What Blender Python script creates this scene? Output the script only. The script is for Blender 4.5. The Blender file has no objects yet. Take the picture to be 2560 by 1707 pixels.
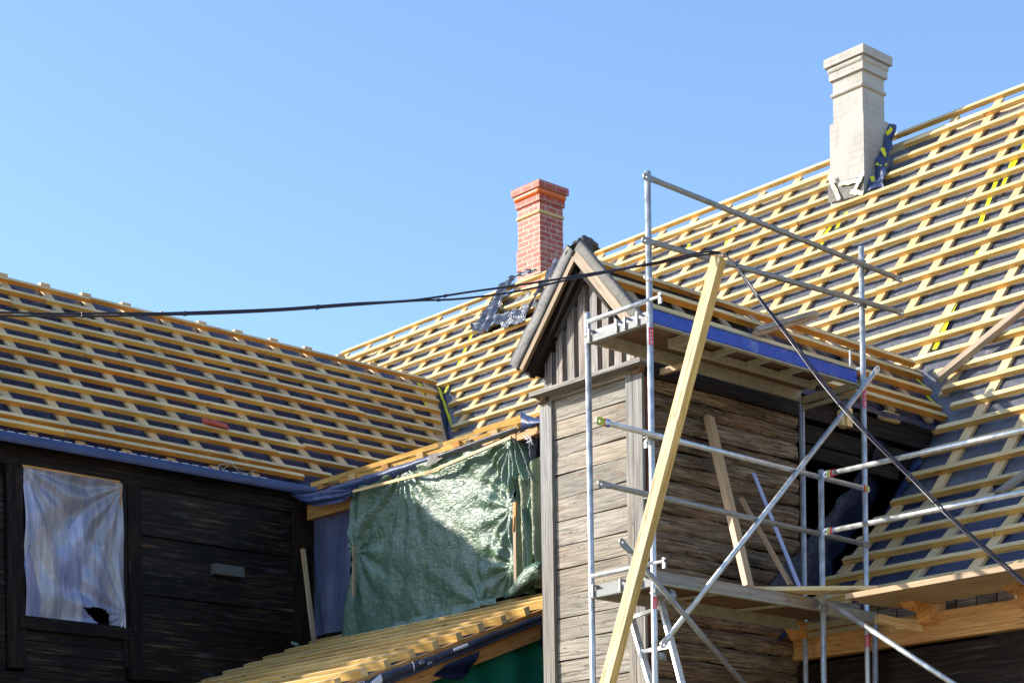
import bpy, bmesh, math, random
from mathutils import Vector, Matrix, noise
random.seed(7)
sc = bpy.context.scene
V = Vector
# ------------------------------------------------------------------ camera
FPX, YP, ROLL, AZ = 4761.35, 2339.5, -0.0149257, 0.736245
CAM = V((0, 0, 1.6))
cz, sz = math.cos(AZ), math.sin(AZ)
FW = V((-cz, sz, 0)); RT = V((sz, cz, 0)); UPV = V((0, 0, 1))
R2 = math.cos(ROLL)*RT + math.sin(ROLL)*UPV
U2 = -math.sin(ROLL)*RT + math.cos(ROLL)*UPV
cd = bpy.data.cameras.new('camera'); cam = bpy.data.objects.new('camera', cd)
sc.collection.objects.link(cam); sc.camera = cam
cam.matrix_world = Matrix(((R2.x, U2.x, -FW.x, CAM.x), (R2.y, U2.y, -FW.y, CAM.y), (R2.z, U2.z, -FW.z, CAM.z), (0, 0, 0, 1)))
cd.sensor_width = 36; cd.lens = FPX/2560*36; cd.shift_y = (YP-853.5)/2560
cd.clip_start = 0.1; cd.clip_end = 2000
# ------------------------------------------------------------------ light
SD = V((1.10, 1.0, -0.733)).normalized()          # direction the sunlight travels
elev = math.asin(-SD.z)
w = bpy.data.worlds.new('World'); sc.world = w; w.use_nodes = True
nt = w.node_tree; nt.nodes.clear()
sky = nt.nodes.new('ShaderNodeTexSky'); sky.sky_type = 'NISHITA'; sky.sun_disc = False
sky.sun_elevation = elev; sky.sun_rotation = math.atan2(-SD.x, -SD.y)
sky.air_density = 1.0; sky.dust_density = 0.7; sky.ozone_density = 4.0; sky.altitude = 0
bg = nt.nodes.new('ShaderNodeBackground'); bg.inputs[1].default_value = 0.148
wo = nt.nodes.new('ShaderNodeOutputWorld')
nt.links.new(sky.outputs[0], bg.inputs[0]); nt.links.new(bg.outputs[0], wo.inputs[0])
sl = bpy.data.lights.new('sun', 'SUN'); sl.energy = 3.7; sl.angle = math.radians(0.6); sl.color = (1, 0.93, 0.80)
so = bpy.data.objects.new('sun', sl); sc.collection.objects.link(so)
so.location = (-10, -10, 20); so.rotation_euler = SD.to_track_quat('-Z', 'Y').to_euler()
sc.view_settings.view_transform = 'Standard'; sc.view_settings.look = 'None'
sc.view_settings.gamma = 1; sc.view_settings.exposure = 1.08
# ------------------------------------------------------------------ geometry helpers
def ray(x, y): return FW + R2*((x-1280)/FPX) - U2*((y-YP)/FPX)
def hit(x, y, n, q):
    r = ray(x, y); n = V(n); return CAM + r*((V(q)-CAM).dot(n)/r.dot(n))
def aX(x, y, X): return hit(x, y, (1, 0, 0), (X, 0, 0))
def aY(x, y, Y): return hit(x, y, (0, 1, 0), (0, Y, 0))
def aZ(x, y, Z): return hit(x, y, (0, 0, 1), (0, 0, Z))
def aD(x, y, D): return CAM + ray(x, y)*D
_seed = [0.0]
def beam(bm, a, b, w, h, up=(0, 0, 1), jit=0.0, tex=None):
    """box from a to b; w across, h along up; uv in metres, u along the length"""
    a = V(a); b = V(b); d = (b-a).normalized(); up = V(up)
    s = d.cross(up).normalized(); u = s.cross(d).normalized()
    uv = bm.loops.layers.uv.verify()
    vs = []
    for p in (a, b):
        for i, j in ((-1, -1), (1, -1), (1, 1), (-1, 1)):
            q = p + s*(i*w/2) + u*(j*h/2)
            if jit: q += V([random.uniform(-jit, jit) for _ in range(3)])
            vs.append(bm.verts.new(q))
    L = (b-a).length
    u0 = random.uniform(0, 50) if tex is None else tex; v0 = random.randint(0, 400)*1.37
    fs = []
    for k in range(4):
        k2 = (k+1) % 4; wd = w if k % 2 == 0 else h
        f = bm.faces.new((vs[k], vs[k2], vs[4+k2], vs[4+k]))
        for lp, c in zip(f.loops, ((0, 0), (0, wd), (L, wd), (L, 0))): lp[uv].uv = (u0+c[0], v0+k*0.11+c[1])
        fs.append(f)
    for e, o in ((0, (3, 2, 1, 0)), (4, (0, 1, 2, 3))):
        f = bm.faces.new([vs[e+i] for i in o])
        for lp, c in zip(f.loops, ((0, 0), (w, 0), (w, h), (0, h))): lp[uv].uv = (u0+c[0]*3, v0+0.7+c[1])
        fs.append(f)
    return vs
def tube(bm, a, b, r, n=14, caps=True):
    a = V(a); b = V(b); d = (b-a).normalized()
    t = V((0, 0, 1)) if abs(d.z) < 0.9 else V((1, 0, 0))
    s = d.cross(t).normalized(); u = s.cross(d)
    uv = bm.loops.layers.uv.verify(); L = (b-a).length; u0 = random.uniform(0, 50)
    A = []; B = []
    for i in range(n):
        g = 2*math.pi*i/n; o = s*(r*math.cos(g))+u*(r*math.sin(g))
        A.append(bm.verts.new(a+o)); B.append(bm.verts.new(b+o))
    for i in range(n):
        j = (i+1) % n
        f = bm.faces.new((A[i], B[i], B[j], A[j])); f.smooth = True
        for lp, c in zip(f.loops, ((0, i/n), (L, i/n), (L, (i+1)/n), (0, (i+1)/n))): lp[uv].uv = (u0+c[0], c[1]*0.15)
    if caps:
        bm.faces.new(A); bm.faces.new(B[::-1])
def pipe(bm, pts, r, n=8):
    for i in range(len(pts)-1): tube(bm, pts[i], pts[i+1], r, n, True)
def smooth_tube(bm, pts, r, n=8):
    uv = bm.loops.layers.uv.verify(); rings = []
    for i, p in enumerate(pts):
        p = V(p); d = (V(pts[min(i+1, len(pts)-1)])-V(pts[max(i-1, 0)])).normalized()
        t = V((0, 0, 1)) if abs(d.z) < 0.95 else V((1, 0, 0))
        s = d.cross(t).normalized(); u = s.cross(d)
        rr = r[i] if isinstance(r, (list, tuple)) else r
        rings.append([bm.verts.new(p+s*(rr*math.cos(2*math.pi*k/n))+u*(rr*math.sin(2*math.pi*k/n))) for k in range(n)])
    for A, B in zip(rings, rings[1:]):
        for k in range(n):
            f = bm.faces.new((A[k], B[k], B[(k+1) % n], A[(k+1) % n])); f.smooth = True
    bm.faces.new(rings[0]); bm.faces.new(rings[-1][::-1])
def fbm(p, o=4): return noise.fractal(p, 1.0, 2.0, o)
def sheet(bm, fn, nu, nv, thick=0.0, disp=None, uvs=(1, 1), smooth=True, keep=None):
    """grid surface fn(u,v)->Vector; disp(u,v,p)->signed distance along the normal"""
    uv = bm.loops.layers.uv.verify()
    P = [[V(fn(i/nu, j/nv)) for j in range(nv+1)] for i in range(nu+1)]
    Q = [[None]*(nv+1) for _ in range(nu+1)]
    for i in range(nu+1):
        for j in range(nv+1):
            du = P[min(i+1, nu)][j]-P[max(i-1, 0)][j]; dv = P[i][min(j+1, nv)]-P[i][max(j-1, 0)]
            n = du.cross(dv)
            n = n.normalized() if n.length > 1e-9 else V((0, 0, 1))
            q = P[i][j].copy()
            if disp: q += n*disp(i/nu, j/nv, q)
            Q[i][j] = bm.verts.new(q)
    for i in range(nu):
        for j in range(nv):
            if keep and not keep((i+.5)/nu, (j+.5)/nv): continue
            f = bm.faces.new((Q[i][j], Q[i+1][j], Q[i+1][j+1], Q[i][j+1])); f.smooth = smooth
            for lp, c in zip(f.loops, ((i, j), (i+1, j), (i+1, j+1), (i, j+1))): lp[uv].uv = (c[0]/nu*uvs[0], c[1]/nv*uvs[1])
def bil(a, b, c, d):   # a-b bottom, d-c top
    a, b, c, d = V(a), V(b), V(c), V(d)
    return lambda u, v: (a*(1-u)+b*u)*(1-v) + (d*(1-u)+c*u)*v
def poly(bm, pts):
    uv = bm.loops.layers.uv.verify()
    f = bm.faces.new([bm.verts.new(V(p)) for p in pts])
    for lp in f.loops: lp[uv].uv = (lp.vert.co.x+lp.vert.co.y, lp.vert.co.z)
    return f
def prism(bm, pts, ext):
    """closed outline pts extruded by vector ext"""
    ext = V(ext); A = [bm.verts.new(V(p)) for p in pts]; B = [bm.verts.new(V(p)+ext) for p in pts]
    uv = bm.loops.layers.uv.verify()
    bm.faces.new(A[::-1]); bm.faces.new(B); n = len(pts)
    for i in range(n): bm.faces.new((A[i], A[(i+1) % n], B[(i+1) % n], B[i]))
    u0 = random.uniform(0, 30); d = (A[1].co-A[0].co).normalized()
    for f in bm.faces:
        if f.verts[0] in A or f.verts[0] in B:
            for lp in f.loops:
                c = lp.vert.co-A[0].co; lp[uv].uv = (u0+c.dot(d), u0*3+(c-d*c.dot(d)).length)
def BM(): return bmesh.new()
def obj(name, bm, mat, parent=None, label=None, smooth=False, bevel=0.0, edge=None):
    if not bm.faces: bm.free(); return None
    bmesh.ops.recalc_face_normals(bm, faces=bm.faces) if not smooth else None
    n = len(bm.verts); c = V((0, 0, 0))
    for v in bm.verts: c += v.co
    c /= n
    for v in bm.verts: v.co -= c
    me = bpy.data.meshes.new(name); bm.to_mesh(me); bm.free()
    o = bpy.data.objects.new(name, me); sc.collection.objects.link(o)
    me.materials.append(mat)
    if edge: me.materials.append(edge)
    if parent:
        pw = V((0, 0, 0)); q = parent
        while q: pw += q.location; q = q.parent
        o.parent = parent; o.location = c-pw
    else: o.location = c
    if label: o['label'] = label
    if bevel:
        m = o.modifiers.new('bevel', 'BEVEL'); m.width = bevel; m.segments = 1; m.limit_method = 'ANGLE'
    return o
def thing(name, label, cat, loc, group=None):
    o = bpy.data.objects.new(name, None); sc.collection.objects.link(o); o.location = loc
    o.empty_display_size = 0.2; o['label'] = label; o['category'] = cat
    if group: o['group'] = group
    return o
def tag(o, label, cat, group=None):
    o['label'] = label; o['category'] = cat
    if group: o['group'] = group
    return o
# ------------------------------------------------------------------ materials
class N:
    def __init__(s, name, rough=0.6, spec=0.4):
        s.m = bpy.data.materials.new(name); s.m.use_nodes = True; s.t = s.m.node_tree; s.L = s.t.links
        s.b = s.t.nodes['Principled BSDF']; s.b.inputs['Roughness'].default_value = rough
        s.b.inputs['Specular IOR Level'].default_value = spec
    def n(s, t, **k):
        o = s.t.nodes.new('ShaderNode'+t)
        for a, b in k.items():
            if hasattr(o, a): setattr(o, a, b)
            else: o.inputs[a.replace('_', ' ')].default_value = b
        return o
    def uv(s, sx=1, sy=1, out='UV'):
        c = s.n('TexCoord'); m = s.n('Mapping'); m.inputs['Scale'].default_value = (sx, sy, 1) if not isinstance(sx, tuple) else sx
        s.L.new(c.outputs[out], m.inputs[0]); return m.outputs[0]
    def noise(s, vec, scale=5, detail=4, rough=0.55, dist=0):
        o = s.n('TexNoise'); o.inputs['Scale'].default_value = scale; o.inputs['Detail'].default_value = detail
        o.inputs['Roughness'].default_value = rough; o.inputs['Distortion'].default_value = dist
        s.L.new(vec, o.inputs['Vector']); return o.outputs['Fac']
    def ramp(s, fac, stops):
        r = s.n('ValToRGB'); e = r.color_ramp.elements
        while len(e) < len(stops): e.new(0.5)
        for k, (p, c) in enumerate(stops): e[k].position = p; e[k].color = (c[0], c[1], c[2], 1) if len(c) == 3 else c
        s.L.new(fac, r.inputs[0]); return r.outputs[0]
    def mix(s, fac, a, b, mode='MIX'):
        o = s.n('Mix'); o.data_type = 'RGBA'; o.blend_type = mode
        for i, x in ((0, fac), (6, a), (7, b)):
            if isinstance(x, (int, float)): o.inputs[i].default_value = x
            elif isinstance(x, tuple): o.inputs[i].default_value = (*x, 1)
            else: s.L.new(x, o.inputs[i])
        return o.outputs[2]
    def col(s, c):
        if isinstance(c, tuple): s.b.inputs['Base Color'].default_value = (*c, 1)
        else: s.L.new(c, s.b.inputs['Base Color'])
    def bump(s, h, st=0.3, dist=0.01):
        o = s.n('Bump'); o.inputs['Strength'].default_value = st; o.inputs['Distance'].default_value = dist
        s.L.new(h, o.inputs['Height']); s.L.new(o.outputs[0], s.b.inputs['Normal'])
g3 = lambda v: (v, v, v)
def wood(name, stops, rough=0.55, knots=True, bump=0.25, grain=(1.2, 28), var=0.16, saw=0.0, spots=None, spec=0.3, cracks=0.0, dots=0.0):
    m = N(name, rough, spec); v = m.uv(*grain)
    g = m.noise(v, 1.6, 6, 0.62, 0.18); c = m.ramp(g, stops)
    lv = m.uv(0.6, 0.73); ln = m.noise(lv, 1.0, 2); br = m.ramp(ln, [(0.36, g3(1-var*1.3)), (0.64, g3(1+var))])
    c = m.mix(1.0, c, br, 'MULTIPLY')
    hv = m.uv(0.35, 0.51); hn = m.noise(hv, 1.0, 1)
    c = m.mix(1.0, c, m.ramp(hn, [(0.38, (1.06, 0.97, 0.86)), (0.62, (0.95, 1.0, 1.07))]), 'MULTIPLY')
    if knots:
        kv = m.uv(2.8, 11.0); vo = m.n('TexVoronoi'); vo.inputs['Scale'].default_value = 1.0
        m.L.new(kv, vo.inputs['Vector'])
        k = m.ramp(vo.outputs['Distance'], [(0.06, g3(1.0)), (0.17, g3(0))])
        c = m.mix(k, c, (0.20, 0.085, 0.03)) if False else m.mix(m.mix(0.7, (0, 0, 0), k), c, (0.16, 0.07, 0.025))
    if spots:
        sn = m.noise(m.uv(3, 9), 1.2, 5); c = m.mix(m.ramp(sn, [(0.60, g3(0)), (0.72, g3(spots[1]))]), c, spots[0])
    if dots:
        vd = m.n('TexVoronoi'); vd.inputs['Scale'].default_value = 1.0; m.L.new(m.uv(11, 13), vd.inputs['Vector'])
        c = m.mix(m.ramp(vd.outputs['Distance'], [(0.09, g3(dots)), (0.16, g3(0))]), c, (0.012, 0.009, 0.008))
    if cracks:
        cn = m.noise(m.uv(0.55, 17), 1.3, 3, 0.5, 0.4); cr_ = m.ramp(cn, [(0.488, g3(0)), (0.498, g3(cracks)), (0.502, g3(cracks)), (0.512, g3(0))])
        fine = m.noise(m.uv(3.5, 120), 1.0, 3, 0.6); c = m.mix(1.0, c, m.ramp(fine, [(0.3, g3(0.72)), (0.6, g3(1.12))]), 'MULTIPLY')
        c = m.mix(cr_, c, (0.02, 0.014, 0.010))
    m.col(c)
    h = g
    if saw:
        wv = m.n('TexWave'); wv.wave_type = 'BANDS'; wv.bands_direction = 'X'
        wv.inputs['Scale'].default_value = 22; wv.inputs['Distortion'].default_value = 1.5
        m.L.new(m.uv(1, 1), wv.inputs['Vector']); h = m.mix(saw, g, wv.outputs['Fac'])
    m.bump(h, bump, 0.004)
    return m.m
PINE = wood('pine_batten', [(0.30, (0.66, 0.43, 0.17)), (0.5, (0.82, 0.59, 0.28)), (0.72, (0.89, 0.69, 0.37))], saw=0.2, var=0.16, cracks=0.25)
EDGE = wood('pine_shade_edge', [(0.30, (0.60, 0.27, 0.035)), (0.5, (0.78, 0.41, 0.07)), (0.72, (0.86, 0.53, 0.13))], saw=0.5, var=0.22, bump=0.6)  # warm bounce light put into the colour of shaded batten sides
EDGEM = wood('pine_lit_edge', [(0.30, (0.54, 0.29, 0.07)), (0.5, (0.74, 0.45, 0.13)), (0.72, (0.85, 0.59, 0.22))], saw=0.7, var=0.2, bump=0.8, cracks=0.3)  # yellower copy with grazing sunlight put into the side colour
EDGEO = wood('orange_shade_edge', [(0.30, (0.50, 0.17, 0.02)), (0.5, (0.68, 0.28, 0.04)), (0.72, (0.78, 0.38, 0.08))], saw=0.5, var=0.2, bump=0.6)  # deeper orange copy, shade and bounce painted on batten sides
PINE2 = wood('pine_counter', [(0.3, (0.58, 0.38, 0.17)), (0.55, (0.72, 0.51, 0.27)), (0.75, (0.82, 0.62, 0.36))], saw=0.2, var=0.15)
ORANGE = wood('pine_orange', [(0.3, (0.50, 0.23, 0.07)), (0.55, (0.66, 0.33, 0.11)), (0.75, (0.76, 0.43, 0.17))], var=0.14, cracks=0.6)
OLDPINE = wood('pine_weathered', [(0.3, (0.30, 0.20, 0.12)), (0.55, (0.46, 0.33, 0.21)), (0.75, (0.58, 0.44, 0.29))], var=0.2, bump=0.4)
GREY = wood('weathered_board', [(0.30, (0.07, 0.060, 0.050)), (0.44, (0.185, 0.162, 0.135)), (0.58, (0.30, 0.268, 0.225)), (0.75, (0.43, 0.39, 0.335))], 0.6, True, 0.8, (1.4, 42), 0.2, spots=((0.34, 0.22, 0.11), 0.35), cracks=0.95, dots=0.5)
BARGE = wood('barge_pine', [(0.3, (0.16, 0.10, 0.055)), (0.55, (0.30, 0.205, 0.12)), (0.75, (0.42, 0.31, 0.19))], cracks=0.8)
GREYV = wood('grey_post', [(0.30, (0.08, 0.075, 0.07)), (0.47, (0.19, 0.18, 0.17)), (0.6, (0.28, 0.265, 0.25)), (0.75, (0.38, 0.36, 0.335))], 0.6, False, 0.8, (1.0, 40), 0.12, cracks=0.8)
GABLE = wood('gable_board', [(0.28, (0.05, 0.038, 0.032)), (0.45, (0.19, 0.155, 0.135)), (0.6, (0.35, 0.31, 0.285)), (0.75, (0.48, 0.45, 0.42))], 0.6, False, 0.8, (0.9, 26), 0.25, spots=((0.24, 0.11, 0.05), 0.8), cracks=0.8)
LOGM = wood('old_log', [(0.25, (0.018, 0.012, 0.009)), (0.42, (0.12, 0.078, 0.048)), (0.58, (0.25, 0.178, 0.115)), (0.78, (0.42, 0.33, 0.24))], 0.75, True, 1.0, (2.2, 34), 0.34, spots=((0.015, 0.011, 0.010), 0.9), cracks=0.95, dots=0.8)
DARKW = wood('tarred_plank', [(0.3, (0.002, 0.0018, 0.0022)), (0.50, (0.012, 0.0075, 0.006)), (0.60, (0.042, 0.024, 0.015)), (0.75, (0.15, 0.09, 0.05))], 0.5, False, 1.0, (1.3, 20), 0.4, spots=((0.05, 0.065, 0.085), 0.5), spec=0.22)
DARKB = wood('dark_beam', [(0.3, (0.003, 0.0025, 0.0025)), (0.5, (0.014, 0.009, 0.007)), (0.64, (0.035, 0.024, 0.016)), (0.8, (0.10, 0.075, 0.05))], 0.7, False, 0.8, (1.2, 22), 0.35, spots=((0.06, 0.055, 0.045), 0.5), spec=0.2)
def membrane(name, base, rough=0.42, wr=0.8, spec=0.55, marks=0.0):
    m = N(name, rough, spec); v = m.uv(out='Object')
    a = m.noise(v, 6, 7, 0.62, 1.6); b = m.noise(m.uv((1, 1, 3.0), out='Object'), 2.0, 3)
    c = m.mix(m.ramp(b, [(0.35, g3(0)), (0.7, g3(1))]), tuple(x*0.82 for x in base), tuple(x*1.15 for x in base))
    if marks:
        vo = m.n('TexVoronoi'); vo.inputs['Scale'].default_value = 3.2; m.L.new(v, vo.inputs['Vector'])
        c = m.mix(m.ramp(vo.outputs['Distance'], [(0.06, g3(marks)), (0.085, g3(0))]), c, (0.55, 0.57, 0.6))
    m.col(c); m.bump(a, wr, 0.03); return m.m
MEMB = membrane('roof_membrane', (0.120, 0.128, 0.158), 0.33, 1.0, marks=0.35)
MEMB_SHADE = membrane('roof_membrane_shade', (0.012, 0.019, 0.060), 0.30, 0.8, 0.4)  # copy of the grey membrane with blue shade put into the colour
MEMB_BLUE = membrane('roof_membrane_blue', (0.042, 0.062, 0.150), 0.36, 0.6)  # blue copy; on the kicked eaves its navy is painted shade
WRAP = membrane('verge_wrap', (0.15, 0.14, 0.125), 0.62, 0.4, 0.3)
FOIL = membrane('black_foil', (0.045, 0.05, 0.065), 0.20, 0.9, 0.8)
FOILS = membrane('silver_foil', (0.20, 0.205, 0.215), 0.20, 1.0, 0.9)
def tarp(name, c1, c2, rough, wr, trans=0.0):
    m = N(name, rough, 1.0); v = m.uv(out='Object')
    mp = m.n('Mapping'); mp.inputs['Rotation'].default_value = (0, 0.7, 0); mp.inputs['Scale'].default_value = (1.0, 1.0, 2.6); m.L.new(v, mp.inputs[0])
    a = m.noise(mp.outputs[0], 10, 8, 0.70, 0.5); a2 = m.noise(v, 34, 6, 0.65, 0.4)
    vo = m.n('TexVoronoi'); vo.feature = 'DISTANCE_TO_EDGE'; vo.inputs['Scale'].default_value = 11
    d = m.mix(0.35, v, v); nz = m.n('TexNoise'); nz.inputs['Scale'].default_value = 3; nz.inputs['Detail'].default_value = 5
    m.L.new(v, nz.inputs['Vector']); d = m.mix(0.3, mp.outputs[0], nz.outputs['Color']); m.L.new(d, vo.inputs['Vector'])
    h = m.mix(0.24, a, m.ramp(vo.outputs['Distance'], [(0.0, g3(0)), (0.10, g3(1))])); h = m.mix(0.28, h, a2)
    c = m.mix(m.noise(v, 3, 4), c1, c2); m.col(c); m.bump(h, wr, 0.030)
    if trans:
        tr = m.n('BsdfTranslucent'); m.L.new(c, tr.inputs[0]); mx = m.n('MixShader'); mx.inputs[0].default_value = trans
        m.L.new(m.b.outputs[0], mx.inputs[1]); m.L.new(tr.outputs[0], mx.inputs[2]); m.L.new(mx.outputs[0], m.t.nodes['Material Output'].inputs[0])
    return m.m
TARP = tarp('green_tarpaulin', (0.055, 0.125, 0.085), (0.125, 0.195, 0.115), 0.28, 0.62)
TARP2 = tarp('bright_green_tarp', (0.0, 0.36, 0.24), (0.01, 0.50, 0.33), 0.45, 0.6, 0.55)
TARP3 = tarp('olive_tarp', (0.13, 0.15, 0.06), (0.22, 0.24, 0.11), 0.42, 0.7)
def steel(name, base, rough=0.33, metal=0.75):
    m = N(name, rough, 0.5); v = m.uv(1, 1, 'Object')
    a = m.noise(v, 14, 4, 0.6); c = m.mix(m.ramp(a, [(0.35, g3(0)), (0.65, g3(1))]), tuple(x*0.8 for x in base), tuple(min(1, x*1.12) for x in base))
    r = m.noise(v, 5, 3); c = m.mix(m.ramp(r, [(0.66, g3(0)), (0.78, g3(0.45))]), c, (0.20, 0.15, 0.11))
    m.col(c); m.b.inputs['Metallic'].default_value = metal
    m.L.new(m.ramp(a, [(0.3, g3(rough-0.08)), (0.7, g3(rough+0.15))]), m.b.inputs['Roughness']); m.bump(a, 0.08, 0.002); return m.m
STEEL = steel('galvanised_steel', (0.60, 0.62, 0.63), 0.38, 0.7)
STEELD = steel('dull_steel', (0.30, 0.295, 0.28), 0.5, 0.55)
ALU = steel('aluminium', (0.72, 0.71, 0.68), 0.42, 0.45)
CHAN = steel('transom_channel', (0.24, 0.245, 0.25), 0.6, 0.1)
OLDSTEEL = steel('deck_frame', (0.40, 0.37, 0.28), 0.6, 0.2)
def paint(name, base, chip, rough=0.5, amt=0.62):
    m = N(name, rough, 0.4); v = m.uv((1, 1, 0.35), out='Object')
    a = m.noise(v, 90, 6, 0.8); b = m.noise(v, 5, 4)
    f = m.mix(0.35, a, b); c = m.mix(m.ramp(f, [(amt-0.04, g3(0)), (amt, g3(1))]), base, chip)
    m.col(c); return m.m
BLUE = paint('blue_deck_paint', (0.018, 0.065, 0.40), (0.35, 0.40, 0.62), 0.5, 0.60)
WHITEP = paint('chalky_blue_paint', (0.12, 0.17, 0.40), (0.36, 0.38, 0.45), 0.5, 0.5)
PLY = wood('deck_plywood', [(0.3, (0.10, 0.055, 0.03)), (0.6, (0.17, 0.10, 0.06)), (0.8, (0.24, 0.16, 0.10))], 0.7, False, 0.2, (1, 8))
DECKW = wood('deck_edge', [(0.3, (0.22, 0.18, 0.14)), (0.6, (0.36, 0.31, 0.26)), (0.8, (0.48, 0.43, 0.37))], 0.75, True, 0.4)
def plain(name, c, rough=0.5, spec=0.4, metal=0.0):
    m = N(name, rough, spec); v = m.uv(1, 1, 'Object'); a = m.noise(v, 12, 4)
    m.col(m.mix(a, tuple(x*0.82 for x in c), tuple(min(1, x*1.15) for x in c))); m.b.inputs['Metallic'].default_value = metal; m.bump(a, 0.1, 0.003); return m.m
YTAPE = plain('yellow_tape', (0.80, 0.78, 0.02), 0.35); CREAMT = plain('cream_tape', (0.85, 0.80, 0.42), 0.4)
RED = plain('red_sticker', (0.62, 0.012, 0.05), 0.4); WHITE = plain('white_print', (0.75, 0.75, 0.80), 0.5)
LIME = plain('lime_paint', (0.42, 0.50, 0.03), 0.5); CBLUE = plain('blue_paint', (0.03, 0.10, 0.45), 0.5); REDP = plain('red_paint', (0.60, 0.05, 0.04), 0.5)
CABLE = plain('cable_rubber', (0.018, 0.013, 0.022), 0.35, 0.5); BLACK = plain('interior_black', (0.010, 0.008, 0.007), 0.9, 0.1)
STRIP = plain('pale_blue_strip', (0.42, 0.50, 0.80), 0.4); TILE = plain('red_tile', (0.50, 0.075, 0.035), 0.7)
STONE = plain('stone_block', (0.10, 0.095, 0.085), 0.8); WIRE = plain('pale_string', (0.55, 0.52, 0.47), 0.6)
def bricks(name, c1, c2, mort, white=0.0):
    m = N(name, 0.6, 0.35); tc = m.n('TexCoord'); br = m.n('TexBrick'); br.offset = 0.5
    m.L.new(tc.outputs['UV'], br.inputs['Vector'])
    for k, x in (('Color1', c1), ('Color2', c2), ('Mortar', mort)): br.inputs[k].default_value = (*x, 1)
    br.inputs['Scale'].default_value = 1; br.inputs['Mortar Size'].default_value = 0.0065; br.inputs['Mortar Smooth'].default_value = 0.2
    br.inputs['Brick Width'].default_value = 0.24; br.inputs['Row Height'].default_value = 0.080
    br.inputs['Bias'].default_value = -0.1
    c = br.outputs['Color']; v = m.uv(1, 1); a = m.noise(v, 7, 5)
    c = m.mix(m.ramp(m.noise(m.uv(26, 4), 1.0, 3), [(0.55, g3(0)), (0.75, g3(0.35))]), c, tuple(x*0.55 for x in c1))
    if white: c = m.mix(m.ramp(a, [(0.54, g3(0)), (0.72, g3(white))]), c, (0.62, 0.55, 0.52))
    m.col(c); inv = m.n('Invert'); m.L.new(br.outputs['Fac'], inv.inputs['Color'])
    m.bump(m.mix(0.2, inv.outputs[0], a), 0.7, 0.006); return m.m
BRICK = bricks('red_brick', (0.40, 0.065, 0.045), (0.50, 0.12, 0.075), (0.62, 0.50, 0.38), 0.30)
BRICKCAP = bricks('red_brick_cap', (0.40, 0.055, 0.03), (0.45, 0.08, 0.045), (0.45, 0.34, 0.26), 0.15)
GLAZE = plain('orange_glazed_brick', (0.72, 0.14, 0.02), 0.35); CREAMB = plain('cream_moulding', (0.62, 0.45, 0.20), 0.6)
def plaster():
    m = N('grey_plaster', 0.85, 0.2); tc = m.n('TexCoord'); br = m.n('TexBrick'); m.L.new(tc.outputs['UV'], br.inputs['Vector'])
    for k, x in (('Color1', (0.43, 0.412, 0.385)), ('Color2', (0.46, 0.44, 0.41)), ('Mortar', (0.34, 0.315, 0.275))): br.inputs[k].default_value = (*x, 1)
    br.inputs['Scale'].default_value = 1; br.inputs['Mortar Size'].default_value = 0.006; br.inputs['Mortar Smooth'].default_value = 0.8
    br.inputs['Brick Width'].default_value = 0.24; br.inputs['Row Height'].default_value = 0.085
    v = m.uv(1, 1); a = m.noise(m.uv(4, 1.6), 1.6, 6, 0.65)
    c = m.mix(m.ramp(a, [(0.40, g3(0)), (0.66, g3(0.6))]), br.outputs['Color'], (0.30, 0.265, 0.21))
    c = m.mix(m.ramp(m.noise(v, 2.2, 4), [(0.42, g3(0)), (0.55, g3(0.75))]), c, (0.45, 0.43, 0.39))
    m.col(c); m.bump(m.mix(0.75, br.outputs['Fac'], m.noise(v, 30, 4)), 0.35, 0.004); return m.m
PLASTER = plaster()
def ground_mat():
    m = N('sandy_ground', 0.95, 0.1); v = m.uv(1, 1, 'Object'); a = m.noise(v, 0.35, 6); b = m.noise(v, 9, 5)
    m.col(m.mix(m.ramp(a, [(0.42, g3(0)), (0.58, g3(1))]), m.mix(b, (0.36, 0.27, 0.16), (0.50, 0.39, 0.25)), m.mix(b, (0.16, 0.15, 0.07), (0.26, 0.22, 0.12))))
    m.bump(b, 0.5, 0.02); return m.m
def film_mat():
    m = N('window_film', 0.14, 1.0); v = m.uv(out='Object')
    mp = m.n('Mapping'); mp.inputs['Rotation'].default_value = (0.5, 0, 0); mp.inputs['Scale'].default_value = (1, 2.6, 1.1); m.L.new(v, mp.inputs[0])
    nz = m.n('TexNoise'); nz.inputs['Scale'].default_value = 3; m.L.new(v, nz.inputs['Vector']); d = m.mix(0.22, mp.outputs[0], nz.outputs['Color'])
    vo = m.n('TexVoronoi'); vo.inputs['Scale'].default_value = 2.1; m.L.new(d, vo.inputs['Vector'])
    sep = m.n('SeparateColor'); m.L.new(vo.outputs['Color'], sep.inputs[0])
    c = m.ramp(sep.outputs[0], [(0.0, (0.30, 0.27, 0.28)), (0.30, (0.42, 0.40, 0.46)), (0.5, (0.32, 0.36, 0.66)), (0.75, (0.50, 0.49, 0.60)), (1.0, (0.36, 0.32, 0.31))])
    c = m.mix(0.35, c, m.ramp(m.noise(m.uv((1, 9, 0.9), out='Object'), 2.0, 4, 0.6), [(0.35, (0.16, 0.17, 0.26)), (0.62, (0.66, 0.65, 0.72))]))
    m.col(c); m.bump(m.mix(0.5, m.noise(m.uv((1, 7, 1.2), out='Object'), 2.5, 5, 0.55, 0.8), sep.outputs[1]), 0.6, 0.03)
    tp = m.n('BsdfTransparent'); mx = m.n('MixShader'); L2 = m.ramp(sep.outputs[2], [(0.1, g3(0.62)), (0.8, g3(0.95))])
    m.L.new(L2, mx.inputs[0]); m.L.new(tp.outputs[0], mx.inputs[1]); m.L.new(m.b.outputs[0], mx.inputs[2])
    m.L.new(mx.outputs[0], m.t.nodes['Material Output'].inputs[0]); return m.m
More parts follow.
